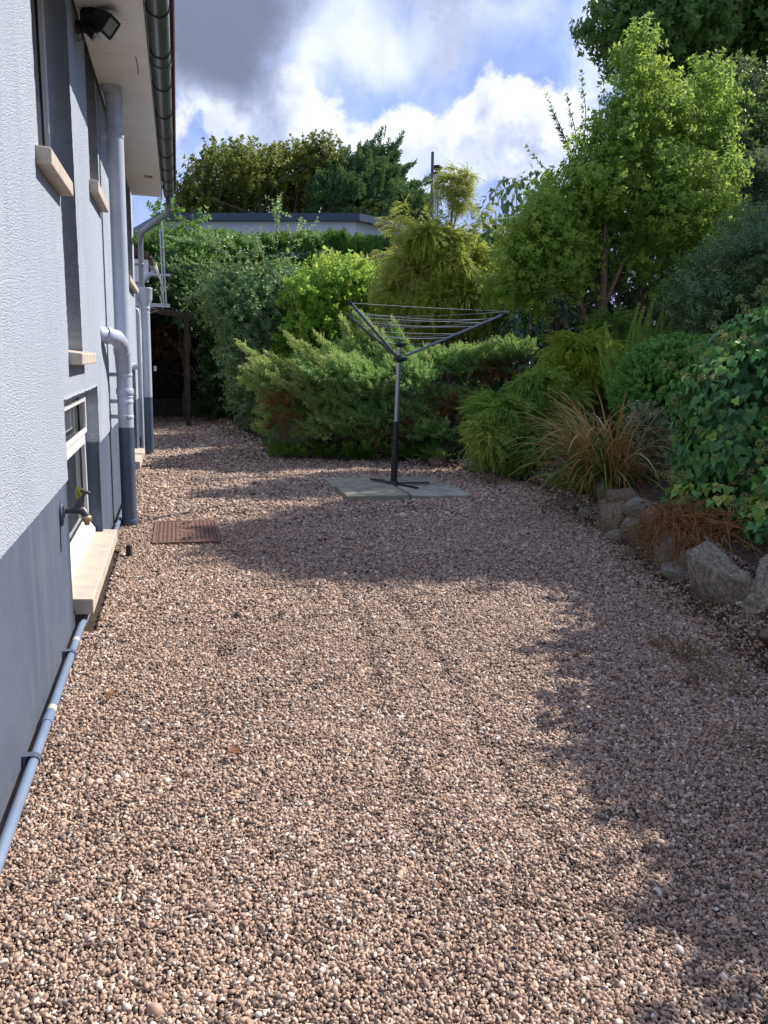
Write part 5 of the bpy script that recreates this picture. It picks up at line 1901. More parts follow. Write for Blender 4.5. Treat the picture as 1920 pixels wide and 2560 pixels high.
# ---- grey green conifer hedge, far right
HR = [(8.95, 10.3, 3.84, 0.5, .5, 0.55), (9.65, 10.48, 4.04, 0.75, .6, 0.62), (9.3, 10.16, 3.15, 0.75, .6, 0.5), (9.9, 10.3, 2.6, 1.1, .7, .9), (8.9, 10.2, 2.5, .6, .5, .9)]
rg = np.random.default_rng(4)
t = thing('grey_green_conifer', 'dense grey green conifer at the right edge above the dark spreading shrub', 'conifer', (9.4, 10.3, .8))
P, N_, Dr = pts_lobes(rg, HR, 5200, inner=0.78, seed=24, up=0.4, jit=0.4)
foliage('crown', 'smoke', t, P, Dr, rg, (0.7, 1.1))
bark(t, 'trunk', (9.4, 10.3, .3), [(9.4, 10.3, 3.6)], 0.1, M_BARK, rg)

# ---- dark large leaved shrub (tall and low parts are two plants)
for nm, lob, seed, lab, base, n in (
        ('large_leaf_shrub', [(5.8, 12.0, 4.02, 0.42, .4, 0.3), (5.54, 12.18, 3.75, 0.34, .4, 0.3), (6.07, 11.86, 4.14, 0.28, .3, 0.24), (6.34, 12.18, 3.6, 0.44, .4, 0.49), (5.75, 11.92, 3.28, 0.5, .5, 0.45), (6.1, 12.1, 2.6, .7, .5, .6), (6.0, 12.2, 1.6, .9, .6, 1.0)], 5,
         'dark drooping large leaved shrub against the sky left of the yellow green tree', (5.9, 12.1, .5), 1400),
        ('large_leaf_shrub', [(5.62, 10.6, 2.03, 0.45, .4, 0.4), (5.39, 10.78, 1.85, 0.3, .4, 0.35), (5.94, 10.46, 1.98, 0.33, .3, 0.34), (5.94, 10.78, 2.34, 0.33, .3, 0.23), (6.31, 10.52, 1.82, 0.4, .4, 0.3), (6.0, 10.6, 1.3, .8, .4, .6), (6.8, 10.5, 1.5, .6, .4, .6)], 6,
         'low blue green large leaved shrub between the gold cypress and the bare trunk', (5.8, 10.6, .4), 1300)):
    rg = np.random.default_rng(seed)
    t = thing(nm, lab, 'shrub', base, None)
    P, N_, Dr = pts_lobes(rg, lob, n, ext=.03, inner=0.7, gap=0.15, seed=seed, up=0.1, jit=0.3)
    Y = N_ * 0.55 + np.array((0, 0, -0.75)) + rg.normal(size=P.shape) * .3
    Z = N_ + np.array((0, 0, .7)) + rg.normal(size=P.shape) * .25
    view = np.argsort(-(N_ @ np.array((-.35, -1, .1))) + rg.random(len(P)) * .4)
    me = []
    mm = leaf_mat("large_dark_leaf" if seed == 5 else "blue_green_large_leaf", [(0, (.012, .032, .014)), (.6, (.03, .065, .026)), (1, (.07, .10, .04))] if seed == 5 else [(0, (.012, .034, .020)), (.6, (.024, .058, .034)), (1, (.05, .09, .05))], .18, .38, .5, inst=False)
    for k in range(3):
        v, f, lv = join_leaves(np.zeros((1, 3)), np.array([(0, 1., 0)]), np.array([(0, 0, 1.)]), [1.0], [0.5], np.array([0.15 + .4 * k]), np.array([(0, 0, 0), (-.42, .3, .07), (0, .3, 0), (.42, .3, .07), (-.45, .65, .05), (0, .65, -.03), (.45, .65, .05), (0, 1, -.14)]),
                               np.array([(0, 3, 2), (0, 2, 1), (1, 2, 5), (1, 5, 4), (2, 3, 6), (2, 6, 5), (4, 5, 7), (5, 6, 7)]))
        me.append(raw_mesh('leaf', v, f, mm, lv))
    lnn = rg.uniform(.10, .17, len(P))
    Yn = Y / np.linalg.norm(Y, axis=1, keepdims=True)
    Xn = np.cross(Yn, Z)
    Xn /= np.linalg.norm(Xn, axis=1, keepdims=True)
    Zn = np.cross(Xn, Yn)
    for i in view[:280]:
        M = Matrix(np.vstack([np.column_stack([Xn[i] * lnn[i], Yn[i] * lnn[i], Zn[i] * lnn[i], P[i] - OFF[t]]), (0, 0, 0, 1)]).tolist())
        place('leaf', me[i % 3], t, M)
    rest = view[280:]
    v, f, lv = join_leaves(P[rest], Y[rest], Z[rest], lnn[rest], lnn[rest] * .48, rg.random(len(rest)))
    place('foliage', raw_mesh('foliage', v - OFF[t], f, mm, lv), t, kind='stuff')
    bark(t, 'stem', (base[0], base[1], .3), [l[:3] for l in lob[:5]], 0.03, M_BARK, rg, side=0)

# ---- gold thread cypress
GT = [(4.31, 11.31, 3.05, 0.57, .5, 0.33), (3.89, 11.53, 2.7, 0.44, .45, 0.35), (4.57, 11.12, 2.75, 0.57, .5, 0.45), (3.79, 11.52, 2.28, 0.45, .45, 0.41), (4.45, 11.21, 2.18, 0.71, .55, 0.46), (4.97, 11.26, 2.44, 0.39, .4, 0.58), (4.11, 11.46, 1.82, 0.59, .5, 0.36),
      (5.17, 11.25, 1.86, 0.34, .35, 0.36), (4.28, 11.32, 2.58, 0.64, .5, 0.46), (3.98, 11.06, 3.1, 0.33, .3, 0.2)]
rg = np.random.default_rng(7)
t = thing('gold_thread_cypress', 'golden thread leaved cypress with drooping foliage behind the clothes dryer arm', 'conifer', (4.4, 11.3, .4))
P, N_, Dr = pts_lobes(rg, GT, 2300, inner=0.45, gap=0.62, ext=.2, gs=3, seed=8, up=0.3, jit=0.5, lump=.28)
foliage('crown', 'gold', t, P, Dr, rg, (0.5, 1.3), hang=True, col=colour_of(rg, P, 2, 3, .22, .58, .28))
P, N_, Dr = pts_lobes(rg, [(4.39, 11.1, 3.85, 0.28, .25, 0.19), (4.56, 11.19, 3.66, 0.25, .25, 0.19), (4.62, 11.1, 3.95, .16, .16, .12), (4.45, 11.1, 4.02, .12, .12, .10)], 150, inner=.3, seed=3, jit=.5)
pp, dd = [], []
for (x0, z0, x1, z1) in ((4.0, 3.0, 3.6, 3.42), (4.2, 3.1, 4.05, 3.65), (4.6, 3.0, 4.75, 3.5), (4.8, 2.8, 5.15, 3.25), (3.7, 2.6, 3.35, 2.85), (4.4, 3.1, 4.42, 3.6), (3.6, 2.2, 3.3, 2.35), (5.0, 2.6, 5.35, 2.85), (3.75, 2.9, 3.42, 3.30), (3.8, 2.8, 3.55, 3.25), (3.9, 3.0, 3.75, 3.5), (5.0, 2.9, 5.3, 3.2), (4.7, 3.1, 4.95, 3.55), (3.5, 1.9, 3.15, 1.95), (5.2, 2.2, 5.5, 2.3), (4.3, 3.2, 4.2, 3.75), (5.1, 1.9, 5.45, 1.8)):
    for s in np.linspace(0, 1, 6):
        for _ in range(2):
            pp.append((x0 + (x1 - x0) * s + rg.normal() * .04, 11.1, z0 + (z1 - z0) * s)); dd.append((x1 - x0 + rg.normal() * .3, rg.normal() * .3, z1 - z0))
foliage('ragged_shoot', 'gold', t, np.array(pp), np.array(dd), rg, (.45, .8), hang=True, col=np.clip(rg.normal(.7, .15, len(pp)), 0, 1))
foliage('leader_tip', 'gold', t, P, Dr, rg, (0.5, .8), hang=True, col=np.clip(rg.normal(.8, .15, len(P)), 0, 1))
bark(t, 'trunk', (4.5, 11.3, .2), [(4.45, 11.15, 3.9), (4.55, 11.2, 3.6), (3.9, 11.4, 2.6), (5.0, 11.2, 2.3), (4.4, 11.3, 3.0)], 0.05, M_BARK, rg, side=0)
MB().tube([(4.93, 10.75, .3), (4.95, 10.75, 1.5), (4.99, 10.75, 2.6)], [.014, .012, .008], 6).build('stake', M_BARKLIGHT, t)

# ---- clipped conifer hedge across the back
rg = np.random.default_rng(9)
t = thing('clipped_hedge', 'long clipped green conifer hedge running across the back of the garden', 'hedge', (2.5, 17.4, 0))
n = 15000
u = rg.random(n)
x = rg.uniform(-4.5, 8.0, n)
top = 3.50 + 0.055 * (x + .1) + .04 * np.sin(x * 2.1) + .03 * np.sin(x * 5.3)
face = u < .62
z = np.where(face, rg.random(n) ** .8 * top, top + rg.normal(size=n) * .04)
y = np.where(face, 16.85 + .10 * smooth_noise(np.column_stack([x, z, z * 0]), 1.3, 3) + rg.normal(size=n) * .05, rg.uniform(16.85, 18.2, n))
P = np.column_stack([x, y, z])
Dr = np.where(face[:, None], np.array((0, -.8, .75)), np.array((0, -.15, 1.0))) + rg.normal(size=(n, 3)) * .35
ok = ~((x < 1.35) & (z < 2.25) & face)
foliage('foliage', 'hedge', t, P[ok], Dr[ok], rg, (.75, 1.25), col=colour_of(rg, P[ok], 1.5, 5, .25, .45, .22))
b = MB()
b.box(1.4, 8.0, 17.05, 18.0, 0, 3.4)
b.box(-4.5, 1.4, 17.05, 18.0, 2.35, 3.4)
b.build('inner_growth', M_SOIL, t)

# ---- climber on the hedge by the lean-to
rg = np.random.default_rng(10)
t = thing('leafy_climber', 'yellow green climber sprawling up the left end of the clipped hedge', 'climber', (.6, 15.6, 0))
P, N_, Dr = pts_lobes(rg, [(.55, 15.6, 3.45, .45, .3, .3), (.75, 15.5, 3.0, .5, .3, .5), (1.1, 15.5, 3.3, .3, .3, .3), (.9, 15.4, 2.5, .5, .3, .4), (.35, 15.6, 2.6, .3, .3, .5), (.95, 15.6, 3.75, .12, .12, .25), (.2, 15.7, 3.9, .10, .1, .2), (.45, 15.7, 3.95, .1, .1, .22)], 330, inner=.4, gap=.25, seed=5, jit=.6)
foliage('foliage', 'climb', t, P, Dr, rg, (.6, .95), col=colour_of(rg, P, 2, 4, .2, .45, .22))
bark(t, 'stem', (.6, 15.7, 0), [(.5, 15.6, 3.4), (.95, 15.5, 3.2), (.45, 15.7, 4.1), (.95, 15.6, 3.9), (.2, 15.7, 4.0)], .018, M_BARK, rg, side=0)

# ---- dark overhanging growth round the timber frame
rg = np.random.default_rng(11)
t = thing('overhanging_shrub', 'dark overhanging shrub shading the timber frame at the far corner of the house', 'shrub', (1.0, 15.6, 0))
P, N_, Dr = pts_lobes(rg, [(.2, 15.6, 2.55, .9, .9, .45), (1.1, 15.2, 2.2, .6, .7, .6), (1.35, 15.4, 1.3, .4, .7, .8), (-.6, 16.2, 2.5, .9, .9, .5), (.7, 16.6, 2.5, 1.2, .7, .5), (1.3, 15.8, .6, .4, .6, .5)], 2400, inner=.4, gap=.1, seed=6, jit=.6)
foliage('foliage', 'dark', t, P, Dr, rg, (.7, 1.2), col=colour_of(rg, P, 2, 4, .2, .2, .2))
P, N_, Dr = pts_lobes(rg, [(.35, 15.9, 1.55, .45, .4, .42), (.1, 16.3, 1.2, .5, .4, .5)], 120, inner=.2, gap=.2, seed=6, jit=.8)
foliage('dry_leaves', 'jdead', t, P, Dr, rg, (.6, 1.0))
bark(t, 'stem', (1.2, 15.6, 0), [(.4, 15.8, 2.4), (1.1, 15.3, 2.3), (.2, 16, 1.7), (-.3, 16, 2.4)], .03, M_BARK, rg)

# ---- grey green arching shrub
S5 = [(1.5, 13.01, 2.30, 0.58, .5, 0.37), (2.18, 13.27, 2.45, 0.47, .45, 0.38), (1.74, 12.79, 2.0, 0.71, .6, 0.56), (1.40, 13.27, 2.15, 0.36, .4, 0.38), (1.70, 12.89, 1.38, 0.55, .5, 0.64), (2.15, 12.95, 2.17, 0.4, .5, 0.57), (1.72, 13.2, 0.58, 0.4, .5, 0.53), (1.25, 12.95, 2.2, 0.3, .3, 0.31), (2.02, 13.03, 1.4, 0.45, .5, 0.52), (2.4, 13.2, .6, .7, .6, .7)]
rg = np.random.default_rng(12)
t = thing('grey_green_shrub', 'large grey green shrub with arching sprays left of the yellow lit shrub', 'shrub', (1.9, 13.1, 0))
P, N_, Dr = pts_lobes(rg, S5, 3700, ext=.22, inner=0.6, gap=0.2, gs=3, seed=18, up=0.15, jit=0.45)
foliage('foliage', 'grey', t, P, Dr, rg, (0.7, 1.15), col=colour_of(rg, P, 2, 7, .22, .42, .24))
mb = MB()
pp, dd = [], []
for (a, b2) in (((1.7, 13.0, 2.5), (.62, 12.7, 3.05)), ((1.6, 13.0, 2.4), (.55, 12.8, 2.62)), ((1.8, 13.0, 2.6), (1.02, 12.6, 3.0)), ((2.1, 13.0, 2.9), (2.05, 12.6, 3.62)), ((1.9, 13.0, 2.6), (1.72, 12.6, 3.05)), ((1.6, 13.0, 2.0), (.72, 12.8, 2.15)), ((2.2, 13.0, 2.9), (2.62, 12.7, 3.3))):
    a, b2 = np.array(a), np.array(b2)
    pts = [a + (b2 - a) * s + np.array((0, 0, .16 * math.sin(PI * s))) for s in np.linspace(0, 1, 7)]
    mb.tube(pts, [.012, .011, .01, .008, .007, .005, .003], 5)
    for k in range(1, 7):
        for _ in range(3):
            pp.append(pts[k] + rg.normal(size=3) * .02)
            dd.append((pts[k] - pts[k - 1]) * 4 + rg.normal(size=3) * .35 + np.array((0, -.1, .15)))
mb.build('arching_stem', M_BARK, t)
foliage('spray', 'grey', t, np.array(pp), np.array(dd), rg, (.6, .95), col=np.clip(rg.normal(.72, .18, len(pp)), 0, 1))
bark(t, 'stem', (1.9, 13.1, 0), [l[:3] for l in S5[:7]], .035, M_BARK, rg)

# ---- lime green lit shrub
S6 = [(3.03, 12.41, 2.55, 0.59, .5, 0.37), (3.75, 12.63, 2.54, 0.55, .45, 0.31), (2.55, 12.22, 2.27, 0.45, .4, 0.36), (3.29, 12.62, 1.95, 0.75, .6, 0.57), (2.57, 12.31, 1.72, 0.52, .5, 0.49), (3.85, 12.36, 2.08, 0.45, .4, 0.44), (2.42, 12.56, 1.28, 0.4, .4, 0.38), (3.11, 12.35, 1.37, 0.6, .5, 0.38), (2.6, 12.5, .8, .6, .5, .6)]
rg = np.random.default_rng(13)
t = thing('lime_green_shrub', 'bright lime green leafy shrub glowing in sunlight behind the spreading juniper', 'shrub', (3.0, 12.5, 0))
P, N_, Dr = pts_lobes(rg, S6, 2900, ext=.15, inner=0.55, gap=0.30, lump=.24, gs=3, seed=28, up=0.1, jit=0.45)
hi = np.clip((P[:, 2] - 1.2) / 1.6, 0, 1)  # leaves lighter with height: sunlight on the top put into leaf colour
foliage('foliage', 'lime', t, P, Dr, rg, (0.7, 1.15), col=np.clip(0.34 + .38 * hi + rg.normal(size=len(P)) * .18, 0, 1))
bark(t, 'stem', (3.0, 12.5, 0), [l[:3] for l in S6[:6]], .03, M_BARK, rg)

# ---- spreading juniper
JU = [(1.66, 9.91, 0.98, 0.31, .4, 0.26), (2.03, 10.35, 0.85, 0.5, .5, 0.33), (2.47, 9.64, 1.05, 0.57, .5, 0.30), (3.08, 10.35, 1.28, 0.57, .5, 0.34), (2.67, 9.81, 0.81, 0.65, .5, 0.35), (3.34, 9.92, 1.0, 0.56, .5, 0.38), (3.91, 10.23, 1.2, 0.47, .45, 0.25), (3.35, 9.91, 0.6, 0.51, .45, 0.28),
      (4.08, 9.95, 0.65, 0.35, .4, 0.28), (2.72, 9.73, 0.5, 0.53, .4, 0.2), (1.9, 10.15, 0.6, 0.36, .4, 0.2), (1.85, 9.95, .36, .35, .25, .22), (2.45, 9.70, .38, .45, .25, .24), (3.1, 9.68, .34, .45, .22, .2), (3.75, 9.6, .36, .35, .25, .22), (4.51, 9.94, 1.31, 0.54, .4, 0.15), (4.94, 9.73, 1.43, 0.36, .35, 0.12)]
rg = np.random.default_rng(15)
t = thing('spreading_juniper', 'wide spreading feathery juniper with brown dead patches behind the clothes dryer', 'juniper', (3.0, 10.2, .1))
P, N_, Dr = pts_lobes(rg, JU, 5200, ext=.12, inner=0.72, gap=0.16, gs=3.2, seed=38, up=0.25, jit=0.3)
upw = N_[:, 2] > -0.35
P, N_, Dr = P[upw], N_[upw], Dr[upw]
Dr = N_ * .7 + np.array((-.75, -.25, .45)) + rg.normal(size=P.shape) * .25
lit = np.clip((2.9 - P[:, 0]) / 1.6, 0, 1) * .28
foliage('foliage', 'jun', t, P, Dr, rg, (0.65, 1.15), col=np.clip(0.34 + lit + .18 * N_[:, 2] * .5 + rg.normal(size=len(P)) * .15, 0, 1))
# long feathery leaders up and to the left
pp, dd = [], []
for (a, b2) in (((2.0, 10.0, .95), (1.36, 9.8, 1.40)), ((2.6, 9.9, 1.05), (1.92, 9.75, 1.52)), ((2.5, 9.8, 1.1), (2.12, 9.65, 1.42)), ((2.9, 10.1, 1.2), (2.62, 9.9, 1.70)), ((3.1, 10.3, 1.3), (2.66, 10.0, 1.74)), ((3.3, 10.3, 1.4), (2.92, 10.1, 1.82)), ((1.9, 10, .9), (1.42, 9.8, 1.12)), ((2.2, 9.9, 1.0), (1.70, 9.7, 1.30)), ((3.6, 10.1, 1.3), (3.3, 9.9, 1.72)), ((3.3, 10.2, 1.35), (2.85, 10.0, 1.80)), ((2.3, 9.7, .8), (1.75, 9.5, 1.02)), ((2.8, 9.8, 1.1), (2.3, 9.6, 1.5)),
                ((4.3, 9.9, 1.30), (5.3, 9.7, 1.52)), ((4.2, 9.9, 1.35), (4.9, 9.6, 1.58)), ((3.9, 9.9, 1.25), (4.4, 9.6, 1.55))):
    a, b2 = np.array(a), np.array(b2)
    for s in np.linspace(0, 1, 15):
        for _ in range(4 if s < .7 else 2):
            pp.append(a + (b2 - a) * s + rg.normal(size=3) * .055 * (1.15 - s) + np.array((0, 0, -.03 * math.sin(PI * s))))
            dd.append((b2 - a) / np.linalg.norm(b2 - a) + rg.normal(size=3) * .26 * (1.3 - s))
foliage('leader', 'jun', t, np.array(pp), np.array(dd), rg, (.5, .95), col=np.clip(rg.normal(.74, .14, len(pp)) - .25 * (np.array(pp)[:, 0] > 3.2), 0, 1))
JD = [(1.81, 9.62, 0.56, 0.2, .15, 0.10), (2.86, 9.55, 0.42, 0.2, .15, 0.10), (3.93, 9.7, 0.61, 0.23, .2, 0.19), (3.94, 9.55, 0.79, 0.28, .2, 0.1), (1.70, 9.6, 0.72, 0.15, .2, 0.15), (4.7, 9.75, 1.26, .4, .2, .08), (3.2, 9.6, .5, .3, .2, .15)]
P, N_, Dr = pts_lobes(rg, JD, 240, ext=.02, inner=.3, seed=4, up=-.3, jit=.6)
foliage('dead_growth', 'jdead', t, P, Dr + np.array((-.3, -.3, -.3)), rg, (.5, .95))
mb = MB()
for _ in range(26):
    q = np.array((3.1 + rg.normal() * .5, 10.1 + rg.normal() * .2, .12))
    e = np.array((rg.uniform(1.9, 4.3), rg.uniform(9.8, 10.3), rg.uniform(.4, .85)))
    mb.tube([q, (q + e) / 2 + np.array((0, 0, -.08)), e], [.03, .02, .008], 5, caps=False)
mb.build('branch', M_BARK, t)

# ---- low ferns along the foot of the juniper
rg = np.random.default_rng(16)
fern_labels = ['yellow green fern tuft at the left foot of the spreading juniper', 'dark low fern under the middle of the spreading juniper', 'dark low fern in deep shade just left of the clothes dryer pole', 'dark low fern in deep shade just right of the clothes dryer pole', 'dark low fern beside the hanging green cypress', 'small green fern below the copper coloured grass clump']
for k, (x, y, z, sz) in enumerate([(1.86, 10.05, .03, 1.0), (2.35, 9.85, .06, 1.0), (2.75, 9.75, .05, 1.1), (3.3, 9.75, .06, 1.1), (3.72, 9.4, .05, 1.0), (4.10, 6.5, .16, .8)]):
    t = thing('fern', fern_labels[k], 'fern', (x, y, z), 'low ferns in the shade')
    n = 34
    a = rg.uniform(0, 2 * PI, n)
    P = np.column_stack([x + rg.normal(size=n) * .10, y + rg.normal(size=n) * .07, np.full(n, z)])
    Dr = np.column_stack([np.cos(a) * .8, np.sin(a) * .8, rg.uniform(.7, 1.8, n)])
    Dz = Dr / np.linalg.norm(Dr, axis=1, keepdims=True)
    R = frames(Dz, rg, np.array((0.001, 0.002, -1.0)))
    scatter('fronds', 'fernlow', PR['fernlow'], P, eulers(R), rg.uniform(.7, 1.25, n) * sz, np.clip(rg.normal(.75 if k == 0 else .4, .15, n), 0, 1), t, rg)

# ---- tall fern fronds behind the clipped bush
rg = np.random.default_rng(17)


def frond(L, w0, n=38, bend=.5, r=None):
    P_, Y_, Z_, l_, lv_ = [], [], [], [], []
    pts = []
    for i in range(n + 1):
        s = i / n
        pts.append(np.array((0, bend * L * s * s * .6, L * s * (1 - .18 * bend * s))))
    for i in range(2, n + 1):
        s = i / n
        w = w0 * math.sin(PI * min(1, s * .92 + .12)) ** .8 * (1.25 - s * .9)
        for sg in (-1, 1):
            P_.append(pts[i]); Y_.append((sg, .12, .35)); Z_.append((0, -1, .3)); l_.append(max(.02, w)); lv_.append(.25 + .5 * s + .1 * r.normal())
    v, f, lv = join_leaves(np.array(P_), np.array(Y_, float), np.array(Z_, float), np.array(l_), np.full(len(l_), L / n * 1.15), np.array(lv_))
    sv, sf = stem_strip(L * .95, .006)
    sv[3, 1] = bend * L * .5
    return cat([(v, f, lv), (sv, sf, np.full(4, .9))])


fm = []
for k in range(3):
    v, f, lv = frond(1.0, .16, bend=(.35, .55, .2)[k], r=np.random.default_rng(k))
    fm.append(raw_mesh('frond', v, f, L_FERN, lv))
for (x, y, z, lab, specs) in ((5.55, 7.75, 1.05, 'tall green fern fronds standing behind the clipped round bush', [(-.55, .95, -.1), (-.25, 1.02, .1), (.05, 1.08, .05), (-.8, .85, .2), (-.4, 1.05, .3), (.3, 1.0, -.2)]), (5.95, 7.9, 1.15, 'bronze tinted tall fern beside the dark spreading shrub', [(-.15, 1.0, 0), (.2, 1.05, .1), (.5, .9, -.1), (-.4, .95, .2), (0, 1.1, .3)])):
    t = thing('fern', lab, 'fern', (x, y, z - .40), 'tall ferns')
    for i, (tilt, L, tw) in enumerate(specs):
        M = Matrix.Translation((0, -.02 * i, 0)) @ Matrix.Rotation(tilt * .8, 4, 'Y') @ Matrix.Rotation(PI + tw, 4, 'Z') @ Matrix.Rotation(.1, 4, 'X') @ Matrix.Scale(L * 1.4, 4)
        place('frond', fm[i % 3], t, M)

# ---- hanging green thread cypress and the weeping yellow one
TG = [(4.09, 8.1, 0.80, 0.42, .4, 0.27), (4.62, 8.28, 0.90, 0.37, .35, 0.23), (3.84, 7.96, 0.50, 0.27, .3, 0.30), (4.4, 8.18, 0.42, 0.47, .4, 0.36), (4.77, 8.12, 0.66, 0.36, .35, 0.28), (4.98, 8.17, 0.94, 0.21, .2, 0.18), (4.53, 8.23, 1.12, 0.31, .3, 0.14)]
rg = np.random.default_rng(19)
t = thing('green_thread_cypress', 'low green thread leaved cypress hanging down to the gravel beside the slabs', 'conifer', (4.4, 8.3, .1))
P, N_, Dr = pts_lobes(rg, TG, 1700, inner=0.5, gap=0.32, ext=.13, gs=4, seed=48, up=0.35, jit=0.45, lump=.28, zmin=.08)
foliage('crown', 'thread', t, P, Dr, rg, (0.45, 1.25), hang=True, col=colour_of(rg, P, 3, 5, .22, .45, .25))
bark(t, 'stem', (4.5, 8.3, .1), [l[:3] for l in TG], .02, M_BARK, rg)
TU = [(5.22, 8.5, 1.52, 0.46, .45, 0.26), (5.00, 8.55, 1.27, 0.26, .3, 0.22), (5.55, 8.43, 1.27, 0.28, .3, 0.22), (5.25, 8.45, 1.25, .35, .3, .2)]
t = thing('weeping_yellow_cypress', 'small domed yellow green weeping cypress above the low green cypress', 'conifer', (5.2, 8.5, .4))
P, N_, Dr = pts_lobes(rg, TU, 700, inner=0.5, gap=0.3, ext=.13, gs=4, seed=58, up=0.45, jit=0.45, lump=.28)
foliage('crown', 'gthread', t, P, Dr, rg, (0.45, 1.25), hang=True, col=colour_of(rg, P, 3, 5, .22, .5, .22))
bark(t, 'stem', (5.25, 8.5, .3), [l[:3] for l in TU], .035, M_BARK, rg)
t = thing('grassy_conifer', 'loose dark green thread foliage at the foot of the tan barked trunk', 'conifer', (5.75, 8.75, .6))
P, N_, Dr = pts_lobes(rg, [(5.75, 8.7, 1.75, .35, .3, .3), (6.0, 8.6, 1.5, .4, .3, .3), (5.6, 8.7, 1.3, .5, .3, .35), (6.1, 8.6, 1.0, .6, .4, .5)], 420, inner=.5, gap=.2, seed=9, up=.5, jit=.4)
foliage('foliage', 'thread', t, P, Dr, rg, (.8, 1.3), hang=True, col=np.clip(rg.normal(.15, .12, len(P)), 0, 1))
bark(t, 'stem', (5.8, 8.7, .4), [(5.7, 8.7, 1.7), (6.1, 8.6, 1.4)], .02, M_BARK, rg)

# ---- dark spreading small leaved shrub on the right
CO = [(5.71, 7.01, 2.07, 0.32, .3, 0.14), (6.34, 7.36, 2.38, 0.5, .4, 0.18), (6.13, 6.72, 2.46, 0.45, .4, 0.16), (6.4, 7.36, 1.92, 0.5, .4, 0.16), (6.47, 6.85, 2.06, 0.48, .4, 0.18), (5.72, 6.94, 1.78, 0.28, .3, 0.12), (6.73, 7.26, 1.67, 0.5, .4, 0.2), (6.83, 6.93, 2.5, 0.5, .4, 0.35), (6.2, 7.1, 1.5, .5, .4, .2), (6.9, 7.2, 1.2, .6, .5, .4), (6.6, 7.1, 2.75, .45, .4, .16)]
rg = np.random.default_rng(20)
t = thing('dark_spreading_shrub', 'dark small leaved shrub with tiered spreading branches above the ivy', 'shrub', (6.6, 7.3, .7))
P, N_, Dr = pts_lobes(rg, CO, 3300, ext=.05, inner=0.5, gap=0.12, gs=3.5, seed=68, up=0.1, jit=0.45)
foliage('foliage', 'cot', t, P, Dr * np.array((1, 1, .6)) + np.array((-.5, -.2, .1)), rg, (0.65, 1.15), col=colour_of(rg, P, 2.5, 7, .22, .42, .24))
bark(t, 'stem', (6.7, 7.3, .5), [l[:3] for l in CO[:8]], .03, M_BARK, rg)

# ---- clipped round bush
RB = [(5.05, 6.55, 1.15, 0.47, .42, 0.42), (5.5, 6.70, 1.19, 0.40, .4, 0.43), (5.12, 6.50, 1.38, 0.38, .36, 0.24), (5.10, 6.63, 0.87, 0.36, .34, 0.24), (5.55, 6.7, .8, .4, .4, .35)]
rg = np.random.default_rng(21)
t = thing('clipped_round_bush', 'dense clipped dark green bush between the copper grass and the ivy', 'bush', (5.2, 6.6, .5))
P, N_, Dr = pts_lobes(rg, RB, 5200, ext=.08, inner=0.88, seed=78, up=0.25, jit=0.35, power=3)
foliage('foliage', 'hebe', t, P, Dr, rg, (0.75, 1.15), col=colour_of(rg, P, 4, 7, .22, .5, .18))
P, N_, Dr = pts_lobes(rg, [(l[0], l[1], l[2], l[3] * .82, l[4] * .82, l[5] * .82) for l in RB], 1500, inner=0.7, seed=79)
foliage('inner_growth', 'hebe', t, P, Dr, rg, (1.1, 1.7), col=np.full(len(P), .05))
bark(t, 'stem', (5.2, 6.6, .3), [l[:3] for l in RB], .02, M_BARK, rg)

# ---- pale variegated plant under it
VA = [(4.54, 6.05, 0.84, 0.15, .15, 0.15), (4.74, 6.1, 0.68, 0.19, .16, 0.15), (4.75, 5.98, 0.52, 0.17, .15, 0.15), (4.65, 6.1, 0.76, 0.15, .15, 0.12)]
t = thing('variegated_shrub', 'small pale cream variegated shrub tucked under the clipped round bush', 'shrub', (4.68, 6.05, .4))
P, N_, Dr = pts_lobes(rg, VA, 330, ext=.03, inner=0.5, seed=88, up=0.3, jit=0.4)
foliage('foliage', 'var', t, P, Dr, rg, (0.7, 1.1))
bark(t, 'stem', (4.68, 6.1, .3), [l[:3] for l in VA], .008, M_BARK, rg)

# ---- copper coloured grass clump
rg = np.random.default_rng(22)
t = thing('copper_grass', 'arching clump of copper orange and green strap leaves spilling over the stone edging', 'ornamental grass', (4.26, 6.15, .27))


def blade_mesh(r, L, wdt, arch, col):
    n = 8
    V = []
    p = np.zeros(3)
    ang = r.uniform(.05, .25)
    for i in range(n + 1):
        s = i / n
        ww = wdt * (1 - s ** 2.2) * .5 + .0006
        V += [(-ww, p[1], p[2] + .0), (0, p[1] + .002, p[2] - .003), (ww, p[1], p[2])]
        p = p + np.array((0, math.sin(ang), math.cos(ang))) * L / n
        ang += arch / n * (0.5 + 1.1 * s)
    F_ = [(3 * i + j, 3 * i + j + 1, 3 * i + j + 4, 3 * i + j + 3) for i in range(n) for j in (0, 1)]
    return np.array(V), np.array(F_), np.repeat(np.clip(col + np.linspace(-.05, .18, n + 1), 0, 1), 3)


